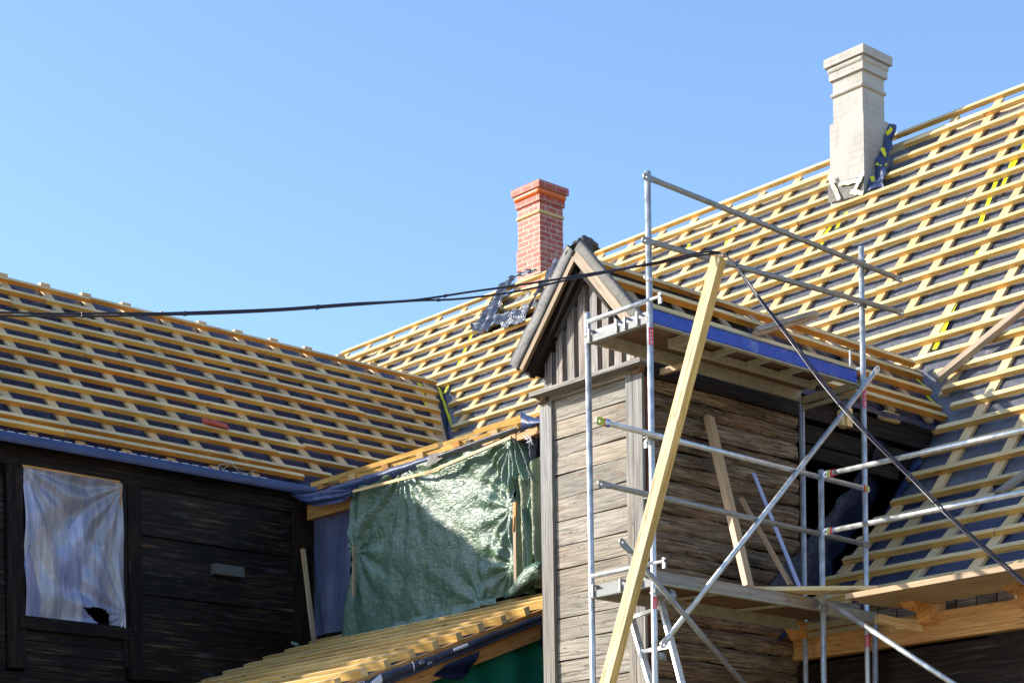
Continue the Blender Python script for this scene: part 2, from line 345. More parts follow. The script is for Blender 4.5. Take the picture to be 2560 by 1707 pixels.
FILM = film_mat()
def net_mat():
    m = N('blue_mesh', 0.45, 0.5); v = m.uv(1, 1); w1 = m.n('TexBrick'); w1.offset = 0
    m.L.new(v, w1.inputs['Vector'])
    for k, x in (('Color1', (0.015, 0.022, 0.06)), ('Color2', (0.03, 0.035, 0.085)), ('Mortar', (0.14, 0.16, 0.26))): w1.inputs[k].default_value = (*x, 1)
    w1.inputs['Scale'].default_value = 1; w1.inputs['Mortar Size'].default_value = 0.0045; w1.inputs['Brick Width'].default_value = 0.034; w1.inputs['Row Height'].default_value = 0.030
    s = m.noise(m.uv((3, 3, 1.2), out='Object'), 1.6, 4)
    m.col(m.mix(m.ramp(s, [(0.45, g3(0)), (0.7, g3(0.35))]), w1.outputs['Color'], (0.22, 0.24, 0.36))); m.bump(s, 0.5, 0.03); return m.m
NET = net_mat()
# ------------------------------------------------------------------ reference planes of the place
TX = -10.90; TY = aX(1611, 930, TX).y; TXL = aY(1355.5, 1010, TY).x; RX = (TX+TXL)/2
T50 = math.tan(math.radians(50)); T40 = math.tan(math.radians(40))
Q0 = aX(2300, 905, RX); TZR = Q0.z
NM = V((0, -T50, 1)).normalized(); NK = V((0, -T40, 1)).normalized()
Mn = lambda x, y: hit(x, y, NM, Q0)
KP = Mn(2560, 1180)
Kn = lambda x, y: hit(x, y, NK, KP)
WP = Mn(1108, 953)
A43 = math.radians(43); NW = V((math.sin(A43), 0, math.cos(A43)))
Wn = lambda x, y: hit(x, y, NW, WP)
RIDY = 19.70; RIDZ = KP.z+(RIDY-KP.y)*T50
WRX = -21.40; WRZ = WP.z + (WP.x-WRX)*math.tan(A43)
WEX = -18.42; WEZ = WP.z + (WP.x-WEX)*math.tan(A43)
A49 = math.radians(49); NT = V((math.sin(A49), 0, math.cos(A49)))
Tn = lambda x, y: hit(x, y, NT, (RX, 12, TZR))
def mainz(y): return KP.z+(y-KP.y)*(T50 if y >= KP.y else T40)
def mainy(z): return KP.y+(z-KP.z)/(T50 if z >= KP.z else T40)
def wingz(x): return WP.z-(x-WP.x)*math.tan(A43)
def towz(x): return TZR-abs(x-RX)*math.tan(A49)
S20 = math.tan(math.radians(20)); STY, STZ = 13.50, 7.03      # shallow strip above the tarpaulin
def stripz(y): return STZ+(y-STY)*S20
# ------------------------------------------------------------------ ground
b = BM(); poly(b, [(-300, -300, 0), (300, -300, 0), (300, 300, 0), (-300, 300, 0)])
g = obj('ground', b, ground_mat()); g['kind'] = 'structure'; g['label'] = 'sandy yard with patchy grass round the houses'
# ------------------------------------------------------------------ MAIN HOUSE
MH = thing('main_house', 'long timber house with steep battened roof rising to the right behind the tower', 'house', (-15, 17, 0))
BW, BH, CH, CT = 0.066, 0.053, 0.034, 0.112      # batten width, height, counter batten height, width
XR = -5.6; EYX0 = -10.79
def offm(p, d): return V(p)+NM*d
# membrane: upper plane in pieces round the tower roof, then the kicked eaves
mb = BM()
def msag(u, v, p):
    k = abs(math.sin(math.pi*(p.x+12.84)/0.61))
    return -0.018*k*(0.6+0.8*noise.noise(p*1.7)) + 0.013*fbm(p*4.0)
dM = BH+CH+0.004
def mpt(x, y): return V((x, y, mainz(y))) - NM*dM
def valy(x): return min(RIDY, mainy(towz(x)))
xs = [-26.5, -23, -20, -17, -14, TXL]
for xa, xb in zip(xs, xs[1:]):
    sheet(mb, lambda u, v, xa=xa, xb=xb: mpt(xa+(xb-xa)*u, 15.5+(RIDY-0.2-15.5)*v), 44, 40, disp=msag)
for xa, xb in ((TXL, RX), (RX, TX+0.03)):
    sheet(mb, lambda u, v, xa=xa, xb=xb: mpt(xa+(xb-xa)*u, (valy(xa+(xb-xa)*u)-0.16)*(1-v)+(RIDY-0.2)*v), 14, 44, disp=msag)
sheet(mb, lambda u, v: mpt(TX+0.03+(XR-TX-0.03)*u, KP.y+(RIDY-0.2-KP.y)*v), 70, 60, disp=msag)
obj('roof_membrane', mb, MEMB, MH, smooth=True)
kb = BM(); EY = 13.33
def kpt(x, y): return V((x, y, mainz(y))) - NK*dM
sheet(kb, lambda u, v: kpt(TX+0.03+(XR-TX-0.03)*u, EY+(KP.y+0.02-EY)*v), 70, 26, disp=msag)
obj('eaves_membrane', kb, MEMB_BLUE, MH, 'roof membrane on the eaves beside the tower, its shade painted navy', smooth=True)
# far slope and gable so that the house is solid
b = BM()
poly(b, [(-26.5, RIDY+.1, RIDZ-.15), (XR, RIDY+.1, RIDZ-.15), (XR, RIDY+7, RIDZ-8.3), (-26.5, RIDY+7, RIDZ-8.3)])
obj('rear_roof', b, MEMB_SHADE, MH)
for xx in (XR, -26.5):
    b = BM(); poly(b, [(xx, 13.5, 0), (xx, 13.5, 4.3), (xx, KP.y, KP.z-.15), (xx, RIDY, RIDZ-.3), (xx, RIDY+6.2, 4.2), (xx, RIDY+6.2, 0)]); obj('gable_wall', b, DARKB, MH)
# battens: rows every 0.335 m of slope
rows = []
s = 0.06
while True:
    y = RIDY - s*math.cos(math.radians(50)); z = RIDZ - s*math.sin(math.radians(50))
    if y < KP.y+0.05: break
    rows.append((y, z, NM)); s += 0.335
s = s-(RIDY-KP.y)/math.cos(math.radians(50))
while True:
    y = KP.y - s*math.cos(math.radians(40)); z = KP.z - s*math.sin(math.radians(40))
    if y < 13.42: break
    rows.append((y, z, NK)); s += 0.335
def add_batten(parent, a, b, n, mat=PINE, w=BW, h=BH, name='batten', label=None, curve=0.006):
    """one batten, top face in the plane; a few segments so it is never dead straight"""
    bm = BM(); a = V(a)-V(n)*(h/2); b = V(b)-V(n)*(h/2)
    ja = V([random.uniform(-curve, curve) for _ in range(3)]); jb = V([random.uniform(-curve, curve) for _ in range(3)])
    beam(bm, a+ja, b+jb, w, h, n)
    if mat is PINE:
        for f in bm.faces:
            if f.index < 0: pass
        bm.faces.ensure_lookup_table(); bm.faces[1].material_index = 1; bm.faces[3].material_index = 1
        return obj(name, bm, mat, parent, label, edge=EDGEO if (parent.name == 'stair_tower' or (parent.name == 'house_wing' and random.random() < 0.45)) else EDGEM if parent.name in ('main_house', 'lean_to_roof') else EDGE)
    return obj(name, bm, mat, parent, label)
nb = 0
joints = [-24.2, -19.8, -15.3, -9.2, -12.9]
for i, (y, z, n) in enumerate(rows):
    vz = z
    # left end: the valley with the wing (or the hidden strip)
    xl = WP.x + (WP.z - z)/math.tan(A43) + 0.10 + random.uniform(-.03, .06)
    if z > WRZ-0.05: xl = -25.8
    segs = []
    if n is NM:
        if z < TZR-0.02:                       # tower roof interrupts the row
            dx = (TZR-z)/math.tan(A49) if z > TZR-(EYX0-RX)*math.tan(A49)-0.02 else TX-RX-0.05
            if z > stripz(y)+0.03: segs.append((xl, RX-dx-0.08))
            segs.append((RX+dx+0.10+random.uniform(0, .06), XR))
        else: segs.append((xl, XR))
    else: segs.append((TX+0.03+random.uniform(0, .06), XR))
    # chimney gaps
    out = []
    for a, c in segs:
        if 18.84 < y < 19.45 and i > 0: out += [(a, -14.80), (-14.05+(19.3-y)*0.05, c)]
        elif i == 0: out += [(a, -14.80), (-14.42, c)]
        else: out.append((a, c))
    for a, c in out:
        if c-a < 0.25: continue
        # joints
        k = a; cuts = [j+((i*7) % 5-2)*0.61*0.5*(1 if i % 2 else 0.3) for j in sorted(joints)[(i % 2)::2]]
        for j in [q for q in cuts if a+1 < q < c-1]+[c]:
            add_batten(MH, (k, y, z), (j-0.004, y, z), n); k = j+0.004; nb += 1
# counter battens following the slope
x = -12.84-0.61*22
cbx = [-12.84+0.61*k for k in range(-22, 12)]
for x in cbx:
    def seg(y0, y1, n, x=x):
        a = V((x, y0, mainz(y0)))-n*BH; c = V((x, y1, mainz(y1)))-n*BH
        add_batten(MH, a, c, n, PINE2, CT, CH, 'counter_batten', curve=0.004)
    top = RIDY-0.06
    if -14.85 < x < -14.02: top = 18.82
    if x < TX-0.02:
        if x > TXL: lo = valy(x)+0.10
        else: lo = max(15.6, mainy(wingz(x) if x > WRX else WRZ-(WRX-x)*0.93)+0.05 if x < -15 else 16.9)
        if lo < top-0.2: seg(lo, top, NM)
    else:
        m2 = mainy(towz(x))+0.1 if x < EYX0 else KP.y+0.01
        seg(max(KP.y+0.005, m2), top, NM); seg(13.36, KP.y-0.005, NK)
# verge counter batten and verge wrap beside the tower
add_batten(MH, V((TX+0.13, 13.36, mainz(13.36)))-NK*BH, V((TX+0.13, KP.y, mainz(KP.y)))-NK*BH, NK, PINE2, CT, CH, 'counter_batten')
b = BM()
def wrapf(u, v):
    y = 13.1+(15.3-13.1)*v; base = V((TX+0.10-0.20*u, y, mainz(y)-0.10+0.05*u))
    return base + V((0, 0, -0.22*u*u))
sheet(b, wrapf, 10, 60, disp=lambda u, v, p: 0.03*fbm(p*5)+0.012*math.sin(v*70+u*4))
obj('verge_wrap', b, MEMB_BLUE, MH, 'crumpled navy membrane edge by the dark opening', smooth=True)
b = BM()
LF = [(0, 1925, 1462), (.27, 2000, 1372), (.55, 2085, 1268), (.77, 2150, 1180), (1, 2215, 1085)]; RF = [(0, 2035, 1470), (.2, 2068, 1405), (.42, 2110, 1340), (.7, 2178, 1240), (1, 2262, 1090)]
def interp(T, t):
    for a_, c_ in zip(T, T[1:]):
        if t <= c_[0]: k_ = (t-a_[0])/(c_[0]-a_[0]); return a_[1]+(c_[1]-a_[1])*k_, a_[2]+(c_[2]-a_[2])*k_
    return T[-1][1:]
def vflap(u, v):
    l_ = interp(LF, v); r_ = interp(RF, v); A_ = aX(l_[0], l_[1], TX+0.06); B_ = Kn(*r_)-NK*0.07
    p = A_.lerp(B_, u); p += V((0.05, -0.03, 0.02))*math.sin(math.pi*u); return p
sheet(b, vflap, 26, 80, disp=lambda u, v, p: 0.035*fbm(p*4)+0.015*math.sin(v*38+u*7+2*noise.noise(p*3)))
obj('turned_up_membrane', b, membrane('dark_navy_sheet', (0.022, 0.030, 0.062), 0.30, 0.9), MH, 'crumpled dark membrane turned up at the roof edge by the opening', smooth=True)
# valley tape and small pieces
def tape(bm, pts, w, n, lift=0.006, wob=0.01):
    uv = bm.loops.layers.uv.verify(); pr = None
    for i, p in enumerate(pts):
        p = V(p); d = (V(pts[min(i+1, len(pts)-1)])-V(pts[max(0, i-1)])).normalized(); s = d.cross(V(n)).normalized()
        q = p+V(n)*lift+s*random.uniform(-wob, wob)*0.6
        cur = (bm.verts.new(q-s*w/2+V(n)*random.uniform(0, wob)), bm.verts.new(q+s*w/2+V(n)*random.uniform(0, wob)))
        if pr: bm.faces.new((pr[0], pr[1], cur[1], cur[0]))
        pr = cur
def tapes(name, mat, parent, items):
    for pts, w, n, l, wb in items:
        b = BM(); tape(b, pts, w, n, l, wb); obj(name, b, mat, parent)
def lerp(a, b, n): return [V(a).lerp(V(b), i/n) for i in range(n+1)]
dpl = dM-0.018
def onm(x, y): p = Mn(x, y); return p-NM*dpl
def onk(x, y): p = Kn(x, y); return p-NK*dpl
b = BM()
for p0, p1 in (((2185, 740), (2165, 762)), ((2440, 615), (2330, 860)), ((2560, 340), (2490, 470)), ((2492, 420), (2440, 560)), ((1718, 600), (1700, 632)), ((1830, 560), (1805, 606)), ((1765, 684), (1740, 715)), ((2078, 545), (2050, 582)), ((2110, 520), (2085, 560)), ((2535, 370), (2510, 430)), ((2065, 575), (2040, 612)), ((1180, 815), (1105, 975)), ((1222, 990), (1212, 1010)), ((2415, 660), (2395, 700))):
    tapes('yellow_tape', YTAPE, MH, [(lerp(onm(*p0), onm(*p1), 8), 0.055, NM, .006, .01)])
# ridge board under the top batten, sky shows in the gap
b = BM(); beam(b, (-25.8, RIDY-0.13, RIDZ-0.28), (XR, RIDY-0.13, RIDZ-0.28), 0.03, 0.12)
obj('ridge_board', b, PINE2, MH)
# left part: shallow strip, its eaves battens, rafter ends, wrapped fascia
XL0 = aY(780, 1210, STY).x; XL1 = -13.55
b = BM(); sheet(b, lambda u, v: V((XL0-0.1+(XL1-XL0+0.1)*u, STY+0.05+3.3*v, stripz(STY+0.05+3.3*v)-0.10)), 30, 16, disp=lambda u, v, p: 0.01*fbm(p*3))
obj('strip_membrane', b, MEMB, MH, smooth=True)
NS = V((0, -math.sin(math.radians(20)), math.cos(math.radians(20))))
xsb = aY(1095, 1112, STY).x
for (x0, x1, yy, dz) in ((XL0-0.02, xsb, STY+0.02, 0.0), (aY(1185, 1095, STY).x, aY(1302, 1050, STY).x, STY+0.02, 0.015), (XL0+0.5, aY(1290, 1062, STY).x, STY+0.06, -0.062)):
    add_batten(MH, (x0, yy, stripz(yy)+dz), (x1, yy, stripz(yy)+dz), NS, PINE, 0.08, 0.052)
for k in range(1, 9):
    yy = STY+0.36*k
    add_batten(MH, (wingz(0)*0+max(XL0, WP.x+(WP.z-stripz(yy))/math.tan(A43)+0.05), yy, stripz(yy)), (XL1, yy, stripz(yy)), NS, PINE, 0.08, 0.05)
b = BM(); beam(b, aY(1170, 1106, STY-0.02), aY(1250, 1060, 14.2), 0.06, 0.05); obj('offcut', b, OLDPINE, MH)
for k in range(8):
    x = XL0+0.16+k*0.62
    if x > XL1: break
    b = BM(); beam(b, (x, STY-0.01, STZ-0.085), (x, 16.5, stripz(16.5)-0.085), 0.11, 0.06, NS); obj('rafter', b, PINE2 if k % 2 else ORANGE, MH)
b = BM(); beam(b, (XL0, STY+0.10, STZ-0.17), (XL1, STY+0.10, STZ-0.17), 0.05, 0.14); obj('fascia_board', b, ORANGE, MH)
# wrapped membrane below the eaves boards
b = BM()
def fasc(u, v):
    px = 800+(1098-800)*u; top = aY(px, 1229-0.317*(px-780)+2, STY-0.02); 
    bot = aY(px, 1229-0.317*(px-780)+34-10*u, STY-0.02)
    p = top.lerp(bot, v); p.y += -0.05*math.sin(v*math.pi)+0.03*v; return p
sheet(b, fasc, 40, 8, disp=lambda u, v, p: 0.012*fbm(p*7))
obj('eaves_wrap', b, MEMB_BLUE, MH, 'blue membrane folded over the left end of the eaves', smooth=True)
b = BM()
def fasc2(u, v):
    px = 1100+(1300-1100)*u; top = aY(px, 1134-0.36*(px-1100), STY-0.04); bot = aY(px, 1134-0.36*(px-1100)+14, STY-0.04)
    p = top.lerp(bot, v); p.y -= 0.05*math.sin(v*math.pi); return p
sheet(b, fasc2, 30, 6, disp=lambda u, v, p: 0.006*fbm(p*7))
obj('eaves_wrap', b, MEMB, MH, smooth=True)
b = BM(); sheet(b, bil(aY(1066, 1170, STY-.06), aY(1106, 1146, STY-.06), aY(1112, 1128, STY-.05), aY(1072, 1136, STY-.05)), 14, 10, disp=lambda u, v, p: 0.02*fbm(p*9)); obj('eaves_wrap', b, WRAP, MH, smooth=True)
b = BM(); sheet(b, lambda u, v: aY(1302+(1356-1302)*u, (1040+6*u)+(40-26*u)*v + (-14*(1-u)**3)*(1-v), STY-0.08-0.06*math.sin(v*3)), 16, 10, disp=lambda u, v, p: 0.01*fbm(p*6)); obj('eaves_wrap', b, MEMB_BLUE, MH, smooth=True)
b = BM(); beam(b, aY(1296, 1094, STY), aY(1356, 1072, STY), 0.05, 0.075); obj('fascia_board', b, ORANGE, MH)
# wall behind the tarpaulin and lintel
WY = 13.72
b = BM(); poly(b, [(-18.75, WY, 0), (TXL, WY, 0), (TXL, WY, 6.95), (-18.75, WY, 6.95)]); obj('front_wall', b, DARKB, MH)
b = BM(); beam(b, aY(776, 1283, WY-0.06), aY(890, 1250, WY-0.06), 0.10, 0.17); obj('lintel', b, ORANGE, MH, 'reddish lintel above the blue mesh')
# right part: wall plate, rafter tails, rough wall
RY = 13.45
b = BM(); p0 = aY(2024, 1618, RY); p1 = aY(2600, 1536, RY); hz = 0.235
beam(b, V((TX-0.05, RY-0.06, p0.z)), V((XR, RY-0.06, p0.z-0.02)), 0.14, hz); obj('wall_plate', b, ORANGE, MH, 'new orange timber beam along the top of the dark wall')
b = BM()
for k, zz in enumerate((3.88, 3.68, 3.46, 3.24, 3.0, 2.8)):
    beam(b, (TX, RY+0.02, zz), (XR, RY+0.02, zz), 0.2, 0.21, jit=0.008)
beam(b, (TX, RY+0.02, 1.35), (XR, RY+0.02, 1.35), 0.2, 2.7)
obj('log_wall', b, DARKB, MH)
b = BM()
for k in range(30): 
    xx = TX+0.05+k*0.2
    if xx < XR: beam(b, (xx, RY+0.04, 4.32), (xx+0.185, RY+0.04, 4.32), 0.1, 0.3, jit=0.004)
obj('eaves_filling', b, LOGM, MH)
# rafter tails under the planks
for px, kk in ((2290, 0), (2545, 1)):
    b = BM(); c = aY(px, 1500 if kk == 0 else 1500, RY-0.25)
    pr = [V((c.x, RY, 4.50)), V((c.x, 12.95, 4.42)), V((c.x, 12.93, 4.36)), V((c.x, 13.02, 4.27)), V((c.x, 13.2, 4.25)), V((c.x, 13.22, 4.16)), V((c.x, RY, 4.12))]
    prism(b, pr, (0.13, 0, 0)); obj('rafter_tail', b, ORANGE, MH)
b = BM(); beam(b, aY(2192, 1545, 12.95), aY(2305, 1572, RY-0.1), 0.07, 0.07); beam(b, aY(2232, 1560, 13.15), aY(2300, 1565, RY-0.1), 0.13, 0.09); obj('bracket', b, PINE2, MH)
b = BM(); prism(b, [aX(1952, 1556, -10.8), aX(2010, 1562, -10.8), aX(1978, 1600, -10.8)], (0.18, 0, 0)); obj('bracket', b, ORANGE, MH)
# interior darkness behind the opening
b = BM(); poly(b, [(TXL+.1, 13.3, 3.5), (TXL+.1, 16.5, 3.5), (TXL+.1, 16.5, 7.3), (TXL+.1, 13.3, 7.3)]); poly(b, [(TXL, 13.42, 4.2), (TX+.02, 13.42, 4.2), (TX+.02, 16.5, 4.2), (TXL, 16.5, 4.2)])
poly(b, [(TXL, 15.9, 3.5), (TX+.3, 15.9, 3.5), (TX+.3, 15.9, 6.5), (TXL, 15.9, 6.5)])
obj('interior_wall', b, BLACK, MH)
# chimneys
def chim(name, X0, X1, Y0, DY, prof, mat, label, sub):
    """prof: list of (z0,z1,out,part) boxes; front-left X0..X1 at Y0"""
    root = None; groups = {}
    for z0, z1, o, part in prof: groups.setdefault(part, []).append((z0, z1, o))
    def box(bm, z0, z1, o):
        uv = bm.loops.layers.uv.verify(); x0, x1, y0, y1 = X0-o, X1+o, Y0-o, Y0+DY+o
        c = [(x0, y0), (x1, y0), (x1, y1), (x0, y1)]; A = [bm.verts.new((*p, z0)) for p in c]; B = [bm.verts.new((*p, z1)) for p in c]
        for i in range(4):
            j = (i+1) % 4; f = bm.faces.new((A[i], A[j], B[j], B[i])); L = (A[i].co-A[j].co).length; u0 = (0, .6, 1.2, 1.8)[i]
            for lp, q in zip(f.loops, ((u0, z0), (u0+L, z0), (u0+L, z1), (u0, z1))): lp[uv].uv = q
        bm.faces.new(A[::-1]); bm.faces.new(B)
    def torus(bm, z, r, o):
        x0, x1, y0, y1 = X0-o, X1+o, Y0-o, Y0+DY+o
        for a, c in (((x0, y0), (x1, y0)), ((x1, y0), (x1, y1)), ((x1, y1), (x0, y1)), ((x0, y1), (x0, y0))): 
            tube(bm, V((*a, z)), V((*c, z)), r, 16, False)
            bmesh.ops.create_uvsphere(bm, u_segments=12, v_segments=8, radius=r*1.0, matrix=Matrix.Translation(V((*a, z))))
    first = True
    for part, L in groups.items():
        bm = BM()
        for z0, z1, o in L:
            if part in ('moulding', 'roll'): torus(bm, (z0+z1)/2, (z1-z0)/2, o)
            else: box(bm, z0, z1, o)
        if first: root = obj(name, bm, mat[part], MH, label); first = False
        else: obj(part, bm, mat[part], root)
    return root
zb = lambda y: aY(1347, y, 20.0).z
X1 = aY(1350, 600, 20.0).x; X0 = aY(1291, 600, 20.0).x
chim('chimney', X0, X1, 20.0, aX(1412, 600, X1).y-20.0, [(9.5, zb(606), 0.0, 'shaft'), (zb(606), zb(498), -.018, 'shaft'), (zb(531), zb(521), -.022, 'moulding'), (zb(500), zb(480), 0.006, 'cap'), (zb(485), zb(467), -0.014, 'roll'), (zb(480)+.001, zb(469), 0.012, 'neck'), (zb(469), zb(452), 0.052, 'top_course')],
     dict(shaft=BRICK, cap=BRICKCAP, neck=BRICKCAP, top_course=BRICKCAP, roll=GLAZE, moulding=CREAMB), 'red brick chimney with orange glazed roll under its cap', None)
CY = 18.86
zw = lambda y: aY(2160, y, CY).z
X1 = aY(2160, 400, CY).x; X0 = aY(2074, 330, CY).x
rw = chim('chimney', X0, X1, CY, aX(2221, 330, X1).y-CY, [(9.6, zw(278), 0.0, 'shaft'), (zw(278), zw(160), -0.033, 'shaft'), (zw(211), zw(200), -0.030, 'moulding'), (zw(168), zw(148), 0.0, 'cap'), (zw(150), zw(133), -0.018, 'roll'), (zw(148), zw(133), 0.008, 'neck'), (zw(134), zw(112), 0.045, 'top_course')],
     dict(shaft=PLASTER, cap=PLASTER, neck=PLASTER, top_course=PLASTER, roll=PLASTER, moulding=PLASTER), 'tall pale grey plastered chimney with stepped cap', None)
b = BM(); yy = CY-0.015
sheet(b, bil(aY(2072, 508, yy), aY(2161, 488, yy), aY(2163, 440, yy-0.01), aY(2072, 462, yy-0.01)), 20, 12, disp=lambda u, v, p: 0.012+0.012*abs(fbm(p*5)))
obj('flashing', b, WRAP, rw, smooth=True)
b = BM()
sheet(b, bil(V((X1+.02, CY+.02, zw(486))), V((X1+.30, CY+.03, zw(486)+.05)), V((X1+.06, CY+0.62, zw(486)+0.95)), V((X1+.02, CY+.50, zw(486)+1.0)))
      , 16, 30, disp=lambda u, v, p: 0.035*fbm(p*5)+0.02*math.sin(v*17+u*6), keep=lambda u, v: u < 0.80+0.22*noise.noise(V((v*7, 2, 0)))); obj('flashing', b, MEMB_BLUE, rw, 'blue membrane with yellow tape on the right side of the chimney', smooth=True)
b = BM()
for q in (0.12, 0.35, 0.62, 0.86):
    c = V((X1+.03, CY+.05+.42*q, zw(486)+0.12+0.8*q)); d_ = (V((.03, .02, -.13)), V((.12, 0.03, -0.06)), V((.05, .02, -.12)), V((.08, .0, .05)))[int(q*4)]; tapes('tape', YTAPE, rw, [(lerp(c, c+d_, 4), 0.05, V((0.75, -0.6, 0.2)), 0.03, .01)])
b = BM()
for pa, pb in (((2074, 440), (2100, 500)), ((2100, 462), (2155, 452)), ((2160, 430), (2138, 480)), ((2128, 482), (2160, 484))):
    tapes('tape', CREAMT, rw, [(lerp(aY(*pa, yy-.03), aY(*pb, yy-.03), 5), 0.05, V((0, -1, 0.2)), 0.012, .012)])
# ------------------------------------------------------------------ LEFT WING
WG = thing('house_wing', 'dark tarred timber wing on the left with orange battens over navy membrane, both tinted for shade', 'house', (-20, 9, 0))
WY0 = 7.6
def wsag(u, v, p):
    k = abs(math.sin(math.pi*(p.y-11.13)/0.575)); return 0.014*k*(0.5+noise.noise(p*2))+0.008*fbm(p*4)
def wpt(x, y, d=dM): return V((x, y, wingz(x)))-NW*d
b = BM()
def wingmem(u, v):
    x = WRX+(-18.48-WRX)*u
    ye = mainy(wingz(x)) if wingz(x) > 8.35 else STY+(wingz(x)-STZ)/S20
    return wpt(x, WY0+(ye+0.1-WY0)*v)
sheet(b, wingmem, 40, 150, disp=wsag); obj('roof_membrane', b, MEMB_SHADE, WG, smooth=True)
b = BM(); poly(b, [(WRX, WY0, WRZ-.12), (WRX, 20, WRZ-.12), (WRX-3, 20, WRZ-2.9), (WRX-3, WY0, WRZ-2.9)]); obj('rear_roof', b, MEMB_SHADE, WG)
b = BM(); poly(b, [(-18.7, WY0, 0), (-24, WY0, 0), (-24, WY0, 7), (WRX, WY0, WRZ-.2), (-18.7, WY0, 7)]); obj('gable_wall', b, DARKW, WG)
ws = [0.03+0.327*k for k in range(12)]+[3.63+0.085+0.08]
ws = ws[:-1]
ws = [q+0.02 for q in ws]; ws.append(ws[-1]+0.165)
for i, s in enumerate(ws):
    x = WRX+0.02+s*math.cos(A43); z = wingz(x)
    ye = (mainy(z) if z > 8.35 else STY+(z-STZ)/S20)-0.12
    if i == len(ws)-1: ye = aX(790, 1212, WEX).y-0.05
    js = sorted([WY0]+[3.9+((i*5) % 7)*0.575*1.0+4.2*k+(i % 3)*0.575 for k in range(3)]+[ye])
    js = [j for j in js if j <= ye]
    for a, c in zip(js, js[1:]):
        if c-a > 0.3: add_batten(WG, (x, a+0.004, z), (x, c-0.004, z), NW, PINE, BW, BH, curve=0.008)
k = 0
while True:
    y = 11.13+0.575*(k-14); k += 1
    if y > 19.6: break
    # clipped at the valley
    xe = -18.60
    if y > STY+0.1: 
        zlim = stripz(y) if stripz(y) < 8.35 else mainz(y)
        if y > 16.9: zlim = mainz(y)
        xe = min(xe, WP.x-(zlim-WP.z)/math.tan(A43)-0.16)
    if xe < WRX+0.25: continue
    add_batten(WG, V((WRX-0.03, y, wingz(WRX-0.03)))-NW*BH, V((xe, y, wingz(xe)))-NW*BH, NW, PINE2, CT, CH, 'counter_batten', curve=0.004)
    b = BM(); beam(b, V((WRX-0.06, y, WRZ-0.005)), V((WRX+0.02, y, WRZ-0.005)), 0.13, 0.035); obj('ridge_block', b, PINE2, WG)
# board along the valley
va = Wn(1075, 955); vb2 = Wn(1112, 1100)
add_batten(WG, V((va.x, va.y, wingz(va.x)))-NW*BH, V((vb2.x, vb2.y, wingz(vb2.x)))-NW*BH, NW, PINE2, 0.16, CH, 'valley_board')
tapes('yellow_tape', YTAPE, WG, [(lerp(Wn(1052, 948)-NW*0.07, Wn(1076, 1015)-NW*.07, 8), 0.07, NW, .006, .01), (lerp(Wn(1100, 960)-NW*0.06, Wn(1136, 1068)-NW*.05, 12), 0.05, NW, .006, .012), (lerp(Wn(1003, 1105)-NW*0.06, Wn(1015, 1108)-NW*.06, 3), 0.07, NW, .006, .01)])
# eaves: rafter feet, hanging membrane
b = BM()
FZ = aX(0, 1072, -18.47).z
def eav(u, v):
    y = WY0+(aX(800, 1250, WEX).y-WY0)*u; x = -18.47
    p = V((x, y, FZ-0.125*v)); p.x += 0.05*math.sin(v*2.2)-0.02; return p
sheet(b, eav, 120, 6, disp=lambda u, v, p: 0.006*fbm(p*2))
obj('eaves_flashing', b, MEMB_BLUE, WG, 'smooth blue strip hanging along the wing eaves', smooth=True)
b = BM(); y = WY0
while y < 12.9:
    p = V((-18.455, y, FZ-0.012)); beam(b, p, p+V((0, 0.09, 0)), 0.004, 0.007); y += 0.135
obj('dashed_print', b, WHITE, WG)
b = BM()
def flap(u, v):
    px = 715+(905-715)*u; t = 1224-0.0*u*10+(12*u if px < 800 else 12-0.30*(px-800)*0.55); 
    return aX(px, t+8+ (34*math.sin(math.pi*min(1, u*1.02))**0.6)*v, WEX+0.03-0.5*0*u)
b2 = BM()
sheet(b2, lambda u, v: aY(728+(892-728)*u, (1226+18*u-30*u*u)+(38*math.sin(math.pi*(0.04+0.92*u))**0.7)*v+4*math.sin(u*9), STY-0.06-0.08*math.sin(v*3)*(1-u)), 40, 12, disp=lambda u, v, p: 0.035*fbm(V((p.x*2, p.y*2, p.z*9)))+0.012*math.sin(v*14+u*5))
obj('loose_flap', b2, MEMB_BLUE, WG, 'loose blue membrane flap hanging at the inner corner', smooth=True); b.free()
y = 11.13-0.575*6
while y < 13.4:
    b3 = BM(); p = V((-18.53, y, wingz(-18.53)-0.075)); beam(b3, p+V((-0.05, 0, 0.03)), p+V((0.03, 0, -0.045)), 0.11, 0.035, NW); obj('rafter_foot', b3, ORANGE, WG); y += 0.575
# wall of the wing
WX = -18.70
px2 = lambda x, y: aX(x/2.735, 1134+y/2.735, WX)
def vboard(parent, name, x0, x1, y0, y1, proud, mat=DARKW, zt=None, zb_=None):
    a = px2(x0, y0); c = px2(x1, y0); z0 = a.z if zt is None else zt; z1 = px2(x0, y1).z if zb_ is None else zb_
    b = BM(); ym = (a.y+c.y)/2; beam(b, (WX+proud/2, ym, z1), (WX+proud/2, ym, z0), abs(c.y-a.y), proud, (1, 0, 0)); return obj(name, b, mat, parent)
ztop = 6.98; wy = lambda x: px2(x, 700).y; wz = lambda x, y: px2(x, y).z
def hboard(bm, y0, y1, z0, z1, pr): beam(bm, (WX+pr/2, y0, (z0+z1)/2), (WX+pr/2, y1, (z0+z1)/2), pr, abs(z1-z0), (0, 0, 1), jit=0.003)
b = BM()
